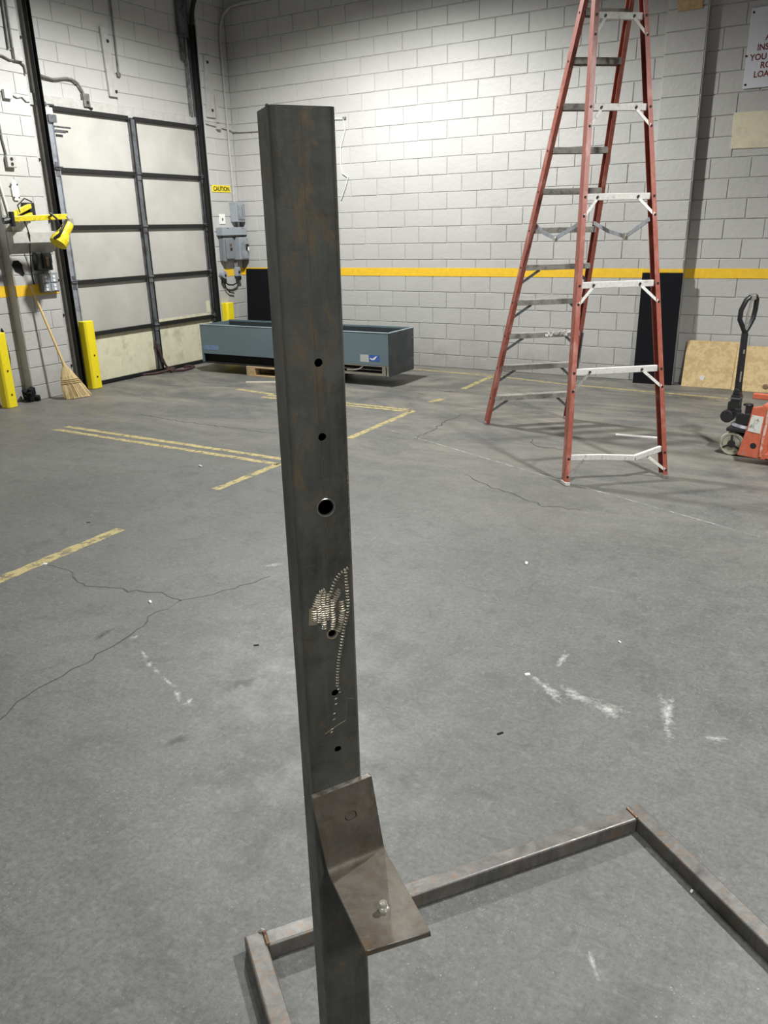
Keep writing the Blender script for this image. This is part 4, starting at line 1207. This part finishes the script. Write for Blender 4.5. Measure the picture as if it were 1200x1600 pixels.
tc = LC + LLEAN * KTOP + Vector((0, 0, 3.515))
put('top_cap', MB().obox(tc, la * 0.22, lb * 0.085, Vector((0, 0, 0.03))), M_LADDER, ld, 0.01)
put('corner_boot', MB().bar(on_rail(False, True, 0.40) + lb * 0.04 + la * 0.01, on_rail(False, True, 0.86) + lb * 0.04 + la * 0.01, 0.012, 0.04, lb), M_GALVDARK, ld)
solo('white_strip', MB().bar((-1.70, 6.975, 0.006), (-1.32, 7.01, 0.006), 0.03, 0.01), M_PAPER, 'thin white strip on the floor behind the ladder', 'strip', (-1.5, 6.99, 0))

# ------------------------------------------------------------------ pallet jack
JA = R(-9)
jk = thing('pallet_jack', 'worn orange hand pallet jack with upright black handle at the right edge', 'pallet jack', (-0.70, 6.80, 0), JA)
WR = 0.095
for y in (-0.075, 0.03):
    wh = put('steer_wheel', MB().lathe([(0.030, -0.02), (0.070, -0.02), (0.072, -0.012), (0.072, -0.024), (WR - 0.006, -0.026), (WR, -0.018), (WR, 0.018), (WR - 0.006, 0.026), (0.072, 0.024), (0.072, 0.012), (0.070, 0.02), (0.030, 0.02), (0.030, -0.02)], (0, y, WR + 0.001), (0, 1, 0), 28), M_WHEEL, jk, 0, True)
    put('hub', MB().cyl((0, y - 0.032, WR), (0, y + 0.032, WR), 0.030, 14), M_BLACK, wh)
    for k in range(3):
        t = R(90 + 120 * k)
        c = Vector((0, y - 0.021, WR))
        e = Vector((math.cos(t), 0, math.sin(t)))
        put('spoke', MB().bar(c + e * 0.02, c + e * 0.074, 0.014, 0.012, (0, 1, 0)), M_BLACK, wh)
put('axle_yoke', MB().prism([(-0.05, 0.205), (0.09, 0.215), (0.16, 0.14), (0.13, 0.10), (0.02, 0.10), (-0.03, 0.14)], lambda a, b, h: (a, h, b), -0.035, 0.0).box(-0.05, 0.10, -0.11, 0.07, 0.195, 0.225), M_BLACK, jk, 0.006)
put('turntable', MB().lathe([(0.0, 0.0), (0.085, 0.0), (0.09, 0.012), (0.07, 0.03), (0.0, 0.03)], (0.045, -0.02, 0.222), (0.15, 0, 1), 20), M_GALVDARK, jk, 0, True)
put('pump_body', MB().box(0.0, 0.13, -0.075, 0.055, 0.25, 0.345).cyl((0.07, -0.02, 0.25), (0.07, -0.02, 0.415), 0.038, 14).box(-0.02, 0.05, -0.065, 0.045, 0.33, 0.375), M_BLACK, jk, 0.010)
put('pump_piston', MB().cyl((0.045, -0.05, 0.345), (0.045, -0.05, 0.40), 0.018, 10), M_ZINC, jk)
put('cam_roller', MB().cyl((-0.075, -0.055, 0.30), (-0.075, 0.035, 0.30), 0.052, 18).box(-0.08, 0.0, -0.05, 0.03, 0.33, 0.42), M_BLACK, jk, 0.008)
hb = put('handle_base', MB().box(-0.060, 0.005, -0.055, 0.040, 0.36, 0.475).prism([(-0.055, 0.475), (0.0, 0.475), (-0.005, 0.52), (-0.045, 0.53)], lambda a, b, h: (a, h, b), -0.045, 0.03), M_BLACK, jk, 0.006)
put('clamp_band', MB().box(-0.064, 0.009, -0.058, 0.043, 0.445, 0.456), M_GALVDARK, hb)
HT = Vector((-0.028, -0.008, 0.955))
put('handle_tube', MB().tube([(-0.026, -0.008, 0.50), HT], [0.028, 0.025], 14), M_BLACK, jk, 0, True)
put('scuff', MB().tube([(-0.014, -0.028, 0.58), (-0.014, -0.028, 0.66)], 0.006, 6).tube([(-0.012, -0.028, 0.80), (-0.012, -0.028, 0.83)], 0.006, 6), M_ZINC, jk)
TURN = lambda pts: [Vector((p[0] + p[1] * 0.30, p[1] * 0.62, p[2])) for p in pts]
lp = put('handle_loop', MB().tube(TURN([HT, (-0.028, -0.045, 0.995), (-0.03, -0.108, 1.06), (-0.025, -0.115, 1.13), (-0.01, -0.085, 1.205), (0.0, -0.04, 1.23), (0.0, 0.03, 1.23), (-0.01, 0.075, 1.205), (-0.025, 0.105, 1.13), (-0.03, 0.098, 1.06), (-0.028, 0.035, 0.995), HT]), 0.0185, 10), M_BLACK, jk, 0, True)
put('grip_lever', MB().tube([(-0.028, -0.02, 0.98), (-0.02, -0.03, 1.10), (0.0, -0.03, 1.22)], 0.010, 8).box(-0.02, 0.02, -0.04, 0.01, 1.205, 1.245), M_ZINC, jk, 0.004)
# the orange frame: two side gussets, head plate, cross bar, forks
for y0, y1 in ((-0.265, -0.245), (0.205, 0.225)):
    g = put('side_gusset', MB().prism([(0.095, 0.055), (0.30, 0.045), (0.30, 0.455), (0.255, 0.46), (0.165, 0.44), (0.15, 0.32)], lambda a, b, h: (a, h, b), y0, y1), M_ORANGE, jk, 0.006)
    if y0 < -0.1:
        put('gusset_hole', MB().cyl((0.205, y0 - 0.001, 0.145), (0.205, y0 + 0.004, 0.145), 0.023, 16), M_BLACK, g)
        put('corner_weld', MB().tube([(0.262, y0 - 0.002, 0.07), (0.268, y0 - 0.004, 0.2), (0.276, y0 - 0.002, 0.33), (0.282, y0 - 0.002, 0.44)], 0.011, 8), M_ORANGEWORN, g, 0, True, label='scraped pale weld')
        put('rating_label', MB().prism([(0.150, 0.255), (0.243, 0.245), (0.252, 0.375), (0.168, 0.382)], lambda a, b, h: (a, h, b), y0 - 0.003, y0), M_LABEL, g, label='worn white label')
put('head_plate', MB().box(0.28, 0.30, -0.245, 0.205, 0.06, 0.45), M_ORANGE, jk, 0.004)
put('cross_bar', MB().bar((0.04, 0.215, 0.435), (0.28, 0.215, 0.435), 0.05, 0.045).bar((0.265, -0.262, 0.452), (0.265, 0.222, 0.452), 0.06, 0.03), M_ORANGE, jk, 0.006)
for y in (-0.265, 0.065):
    fk = put('fork', MB().prism([(0.28, 0.055), (0.28, 0.095), (1.40, 0.095), (1.46, 0.07), (1.46, 0.055)], lambda a, b, h: (a, h, b), y, y + 0.16), M_ORANGE, jk, 0.006)
    put('load_roller', MB().cyl((1.28, y + 0.03, 0.038), (1.28, y + 0.13, 0.038), 0.037, 16), M_WHEEL, fk)

# ------------------------------------------------------------------ the welded steel stand in front
UA = R(52.1)
sd = thing('steel_stand', 'tall drilled steel tube post welded to a U-shaped base of square tube', 'stand', (-1.1386, 1.1589, 0), UA)
TB = 0.0508
# local frame: x along the back tube, -y towards the viewer
def tube_bar(x0, x1, y0, y1):
    return MB().box(x0, x1, y0, y1, 0.0, TB)


LEFTB = put('base_tube', tube_bar(0.0, TB, -1.25, 0.0), M_BAR, sd, 0.006, seg=3)
BACKB = put('base_tube', tube_bar(TB + 0.001, 1.212, -0.0545, -0.0037), M_BAR, sd, 0.006, seg=3)
RIGHTB = put('base_tube', tube_bar(1.213, 1.213 + TB, -1.25, 0.006), M_BAR, sd, 0.006, seg=3)
for x, p in ((TB + 0.001, LEFTB), (1.2125, RIGHTB)):
    pts = [(x, -0.006 - 0.046 * k / 10 + 0.002 * math.sin(k * 2.2), TB + 0.0005) for k in range(11)]
    put('weld_bead', MB().tube(pts, [0.004 + 0.0015 * (k % 2) for k in range(11)], 7), M_WELDBROWN, p, 0, True, label='rusty corner weld')
put('weld_glob', MB().tube([(TB - 0.012, -0.002, TB), (TB - 0.004, -0.004, TB + 0.003), (TB + 0.004, -0.004, TB)], [0.003, 0.006, 0.003], 8), M_ZINC, LEFTB, 0, True)

NA = 0.77886          # the front face of the post lies at local y = -NA
UA0 = 0.00458         # its left edge
PW, PD, PT = 0.0683, 0.0575, 0.0045
PZ0, PZ1 = TB, 1.8885


def rrect(x0, x1, y0, y1, r, n=5):
    P = []
    for cx, cy, a0 in ((x1 - r, y1 - r, 0), (x0 + r, y1 - r, 90), (x0 + r, y0 + r, 180), (x1 - r, y0 + r, 270)):
        for k in range(n + 1):
            t = R(a0 + 90 * k / n)
            P.append((cx + r * math.cos(t), cy + r * math.sin(t)))
    return P


outer = rrect(UA0, UA0 + PW, -NA, -NA + PD, 0.0075)
inner = rrect(UA0 + PT, UA0 + PW - PT, -NA + PT, -NA + PD - PT, 0.0045)
n = len(outer)
mb = MB()
vs_ = [(x, y, PZ0) for x, y in outer] + [(x, y, PZ1) for x, y in outer] + [(x, y, PZ0) for x, y in inner] + [(x, y, PZ1) for x, y in inner]
fs = []
for i in range(n):
    j = (i + 1) % n
    fs += [(i, j, n + j, n + i), (2 * n + i, 3 * n + i, 3 * n + j, 2 * n + j), (n + i, n + j, 3 * n + j, 3 * n + i), (i, 2 * n + i, 2 * n + j, j)]
mb.add(vs_, fs)
post = put('post', mb, M_POST, sd)
HX = UA0 + 0.0366
HOLES = [(1.6372, 0.0047), (1.5542, 0.0047), (1.4704, 0.0092), (1.3065, 0.0047), (1.2223, 0.0047), (1.138, 0.0047)]
cut = MB()
for z, r_ in HOLES:
    cut.cyl((HX, -NA - 0.01, z), (HX, -NA + 0.02, z), r_, 28)
booled(post, cut)
for p in post.data.polygons:
    p.use_smooth = False
md = post.modifiers.new('smooth', 'WEIGHTED_NORMAL')


def P3(u, z, off=0.0):
    return Vector((UA0 + u, -NA - off, z))


# bright rims
put('hole_rim', MB().lathe([(0.0090, -0.004), (0.0104, 0.0007), (0.0112, 0.0003), (0.0112, -0.002)], (HX, -NA, 1.4704), (0, -1, 0), 28), M_SHINY, post, 0, True, label='bright rim of the large hole')
put('hole_rim', MB().lathe([(0.0046, -0.003), (0.0056, 0.0006), (0.0074, 0.0005), (0.0078, -0.001)], (HX, -NA, 1.3063), (0, -1, 0), 24), M_GROUND, post, 0, True)
# the tube's long seam and wear along its rounded edges
SEAMZ = [1.884] + [q for z, r_ in HOLES for q in (z + r_ + 0.001, z - r_ - 0.001)][:6] + [1.395]
for za, zb in zip(SEAMZ[0::2], SEAMZ[1::2]):
    ua, ub = 0.0304 + (1.884 - za) * 0.0102, 0.0304 + (1.884 - zb) * 0.0102
    put('tube_seam', MB().prism([(ua, za), (ua + 0.0006, za), (ub + 0.0006, zb), (ub, zb)], lambda a, b, h: (UA0 + a, -NA + h, b), -0.00025, 0.001), M_SEAM, post)


def beads(pts, w, pitch, name, mat, flat=0.45, off=0.0004, jit=0.12, seed=1, fill=0.62):
    """a weld bead: overlapping ripples along a path on the post's face"""
    rnd = random.Random(seed)
    P = [Vector(p) for p in pts]
    seglen = [(b - a).length for a, b in zip(P[:-1], P[1:])]
    L = sum(seglen)
    n = max(2, int(L / pitch))
    mb = MB()
    for k in range(n + 1):
        s = L * k / n
        i = 0
        while i < len(seglen) - 1 and s > seglen[i]:
            s -= seglen[i]
            i += 1
        d = (P[i + 1] - P[i]).normalized()
        c = P[i] + d * s
        q = Vector((-d.y, d.x))
        ww = w * (0.55 + 0.45 * math.sin(math.pi * (0.12 + 0.76 * k / n))) * rnd.uniform(1 - jit, 1 + jit)
        ll = pitch * fill
        cols = 10
        ring0, ring1 = [], []
        for t_ in range(cols):
            t = 2 * math.pi * t_ / cols
            # crescent ripples
            e = q * ww * math.cos(t) + d * (ll * math.sin(t) - 0.28 * ww * math.cos(t) ** 2)
            ring0.append(P3(c.x + e.x, c.y + e.y, off * 0.2))
            ring1.append(P3(c.x + e.x * 0.72, c.y + e.y * 0.72, off + ww * flat * 0.55))
        top = P3(c.x, c.y, off + ww * flat)
        mb.add(ring0 + ring1 + [top], [(a, (a + 1) % cols, cols + (a + 1) % cols, cols + a) for a in range(cols)] + [(cols + a, cols + (a + 1) % cols, 2 * cols) for a in range(cols)])
    return put(name, mb, mat, post, 0, True)


beads([(0.0567, 1.388), (0.0575, 1.3849), (0.0585, 1.3632), (0.0587, 1.3433), (0.0571, 1.3275), (0.0515, 1.3084), (0.0477, 1.2886), (0.044, 1.2707), (0.041, 1.2482), (0.0403, 1.2313)], 0.0029, 0.0040, 'weld_bead', M_WELD, 0.35, seed=1, fill=0.30)
beads([(0.0596, 1.3894), (0.05, 1.3844), (0.042, 1.3733), (0.0388, 1.3651), (0.0371, 1.3585)], 0.0029, 0.0040, 'weld_bead', M_WELD, 0.35, seed=2, fill=0.32)
for i, pth in enumerate(([(0.0295, 1.366), (0.0228, 1.3624), (0.0203, 1.3511), (0.0223, 1.3349), (0.0208, 1.3252)], [(0.0284, 1.3632), (0.0266, 1.3459), (0.0267, 1.3299), (0.0275, 1.3153)],
                         [(0.0329, 1.3604), (0.031, 1.341), (0.0313, 1.327)], [(0.0391, 1.3513), (0.0383, 1.3355), (0.0386, 1.3213), (0.0372, 1.3125)], [(0.0481, 1.3632), (0.044, 1.3562), (0.0398, 1.3471)],
                         [(0.0502, 1.347), (0.0512, 1.3348), (0.0482, 1.3213), (0.0447, 1.3085)], [(0.0186, 1.3535), (0.0157, 1.3422), (0.0154, 1.3284)])):
    beads(pth, 0.0050, 0.0030, 'weld_bead', M_WELD, 0.34, 0.0005 + 0.0004 * (i % 3), seed=10 + i, fill=0.46)
for i, (u_, z_) in enumerate([(0.0416, 1.2268), (0.0428, 1.222), (0.0375, 1.2137), (0.0372, 1.2061), (0.0346, 1.1927), (0.0334, 1.1841), (0.0305, 1.1704), (0.0297, 1.1662)]):
    beads([(u_ - 0.0012, z_ - 0.0004), (u_ + 0.0012, z_ + 0.0004)], 0.0010, 0.0016, 'weld_tack', M_WELD, 0.6, seed=40 + i)
put('ground_patch', MB().prism([(0.0092, 1.3456), (0.0164, 1.348), (0.0188, 1.3226), (0.0076, 1.3237)], lambda a, b, h: (UA0 + a, -NA + h, b), -0.0003, 0.001), M_GROUND, post, label='ground bright patch beside the welds')
put('scratch', MB().tube([P3(u_, z_, 0) for u_, z_ in ((0.0602, 1.2077), (0.0517, 1.211), (0.0505, 1.195), (0.049, 1.1786), (0.0387, 1.1748), (0.0203, 1.1655))], 0.00032, 4), M_GROUND, post)
rnd = random.Random(12)
mb = MB()
for k in range(36):
    z = 1.515 - 0.09 * rnd.random()
    mb.obox(P3(0.0646 + rnd.uniform(-0.0006, 0.0006), z, 0.0), (0.0004, 0, 0), (0, 0.0004, 0), (0, 0, rnd.uniform(0.0006, 0.0025)))
for k in range(14):
    z = rnd.choice([1.58, 1.552, 1.545, 1.54]) + rnd.uniform(-0.004, 0.004)
    mb.obox(P3(0.0085 + (1.58 - z) * 0.02, z, 0.0), (0.0004, 0, 0), (0, 0.0004, 0), (0, 0, rnd.uniform(0.0006, 0.002)))
put('edge_nicks', mb, M_SHINY, post, kind='stuff')
put('weld_spatter', MB().lathe([(0.0, 0.0025), (0.0018, 0.0015), (0.0022, 0.0), (0.0, 0.0)], (UA0 + 0.001, -NA + 0.012, PZ1), (0, 0, 1), 10), M_BOLT, post)

# angle bracket bolted askew on the face of the post
BR = 6.8
bx = thing('angle_bracket', '', 'x')
for k_ in ('label', 'category', '_world'):
    del bx[k_]
bpy.data.objects.remove(bx)
BW, BT = 0.0830, 0.0088
B0 = Vector((0.0156, -NA - BT, 0.9540))        # inner corner, left
cr, srr = math.cos(R(BR)), math.sin(R(BR))


def bp(x, y, z):
    """bracket's own frame (x across, y out towards the viewer, z up), turned in the plane of the post's face"""
    return Vector((B0.x + x * cr - z * srr, B0.y - y, B0.z + x * srr + z * cr))


prof = [(0.150, 0.0), (0.150, -BT), (0.004, -BT), (-0.0025, -BT + 0.0015), (-0.0065, -BT + 0.005), (-BT, 0.002)]
prof += [(-BT, 0.1255), (0.0, 0.1255)]
for k in range(6):
    t = R(90 * k / 5)
    prof.append((0.009 - 0.009 * math.cos(t), 0.009 - 0.009 * math.sin(t)))
TILT = -0.030
ring = []
for (a0, b0), (a1, b1) in zip(prof, prof[1:] + prof[:1]):
    k = 8 if math.hypot(a1 - a0, b1 - b0) > 0.05 else 1
    ring += [(a0 + (a1 - a0) * i / k, b0 + (b1 - b0) * i / k) for i in range(k)]
SL, n = 10, len(ring)
vs_ = [bp(BW * j / SL, a, b + 0.0150 * max(a, 0) / 0.15 * (1 - j / SL)) for j in range(SL + 1) for a, b in ring]
fs = [tuple(range(n))[::-1], tuple(range(SL * n, SL * n + n))]
fs += [(j * n + i, j * n + (i + 1) % n, (j + 1) * n + (i + 1) % n, (j + 1) * n + i) for j in range(SL) for i in range(n)]
mb = MB().add(vs_, fs)
brk = put('angle_bracket', mb, M_BRK, sd, 0, label='rust-brown steel angle bracket fixed askew to the post')
cut = MB().cyl(bp(0.0455, -0.02, 0.0755), bp(0.0455, 0.02, 0.0755), 0.0085, 28)
booled(brk, cut)
for p in brk.data.polygons:
    p.use_smooth = True
brk.data.set_sharp_from_angle(angle=R(25))
put('hole_plug', MB().cyl(bp(0.0455, -BT + 0.0005, 0.0755), bp(0.0455, -0.0015, 0.0755), 0.0073, 28), M_BRK, brk)
# nut and bolt end on the lower leg
bn_ = bp(0.0435, 0.0985, 0.002)
up = (bp(0, 0, 1) - bp(0, 0, 0)).normalized()
nut = put('hex_nut', MB().cyl(bn_, bn_ + up * 0.007, 0.0076, 6).lathe([(0.0, 0.0), (0.0066, 0.0), (0.0060, 0.0015), (0.0, 0.0015)], bn_ + up * 0.007, up, 18), M_ZINC, brk, label='zinc plated nut')
put('bolt_end', MB().lathe([(0.0, 0.0), (0.0048, 0.0), (0.0052, 0.001), (0.0052, 0.0065), (0.0046, 0.0075), (0.0030, 0.0075), (0.0025, 0.005), (0.0, 0.005)], bn_ + up * 0.0084, up, 18), M_ZINC, brk, 0, True)
ex, ey, ez = (bp(1, 0, 0) - bp(0, 0, 0)), (bp(0, 1, 0) - bp(0, 0, 0)), (bp(0, 0, 1) - bp(0, 0, 0))
put('edge_highlight', MB().obox(bp(BW / 2, -BT / 2, 0.1256), ex * (BW / 2 - 0.001), ey * (BT / 2 - 0.0006), ez * 0.0003), M_BRKEDGE, brk, label='highlight painted along the top edge')  # highlight on the top face, put in as a paler strip
put('edge_highlight', MB().tube([bp(0.002, 0.1502, 0.0145), bp(BW - 0.002, 0.1502, -0.0005)], 0.0006, 5), M_BRKEDGE, brk)  # highlight along the lower leg's end, put in as a pale line


# ------------------------------------------------------------------ crumbs of debris on the floor
CRUMBS = ['white crumb just below the ragged floor crack', 'white crumb at the end of the broad yellow line', 'white crumb just left of the post above the short yellow line', 'black speck on bare floor above the broad yellow line',
          'white crumb nearest the large chalky smear on the floor', 'white crumb in open floor right of the post', 'small white crumb at the far right of the open floor', 'black scrap on the floor right of the post above the bracket',
          'black scrap on the floor close left of the post', 'white crumb lying by the right tube of the steel base']
for i, (x, y, s, m) in enumerate([(-2.913, 2.559, 0.012, M_PAPER), (-3.828, 2.637, 0.012, M_PAPER), (-4.415, 4.576, 0.016, M_PAPER), (-4.172, 3.239, 0.012, M_RUBBER), (-0.969, 2.791, 0.011, M_PAPER),
                                  (-1.386, 3.895, 0.014, M_PAPER), (-0.703, 3.247, 0.008, M_PAPER), (-0.913, 2.356, 0.013, M_RUBBER), (-2.143, 2.458, 0.012, M_RUBBER), (-0.16, 1.92, 0.006, M_PAPER)]):
    rnd = random.Random(i)
    mb = MB()
    e = rnd.uniform(0, 3)
    mb.obox((x, y, s * (0.35 if m is M_PAPER else 0.15)), (s * math.cos(e), s * math.sin(e), 0), (-s * (0.5 if m is M_PAPER else 0.3) * math.sin(e), s * (0.5 if m is M_PAPER else 0.3) * math.cos(e), s * 0.1), (0, s * 0.05, s * (0.3 if m is M_PAPER else 0.12)))
    white = m is M_PAPER
    solo('floor_crumb' if white else 'rubber_crumb', mb, m, CRUMBS[i], 'debris', (x, y, 0), s * 0.15, False, 'white crumbs on the floor' if white else 'black scraps on the floor')

for o in bpy.data.objects:
    if '_world' in o:
        del o['_world']
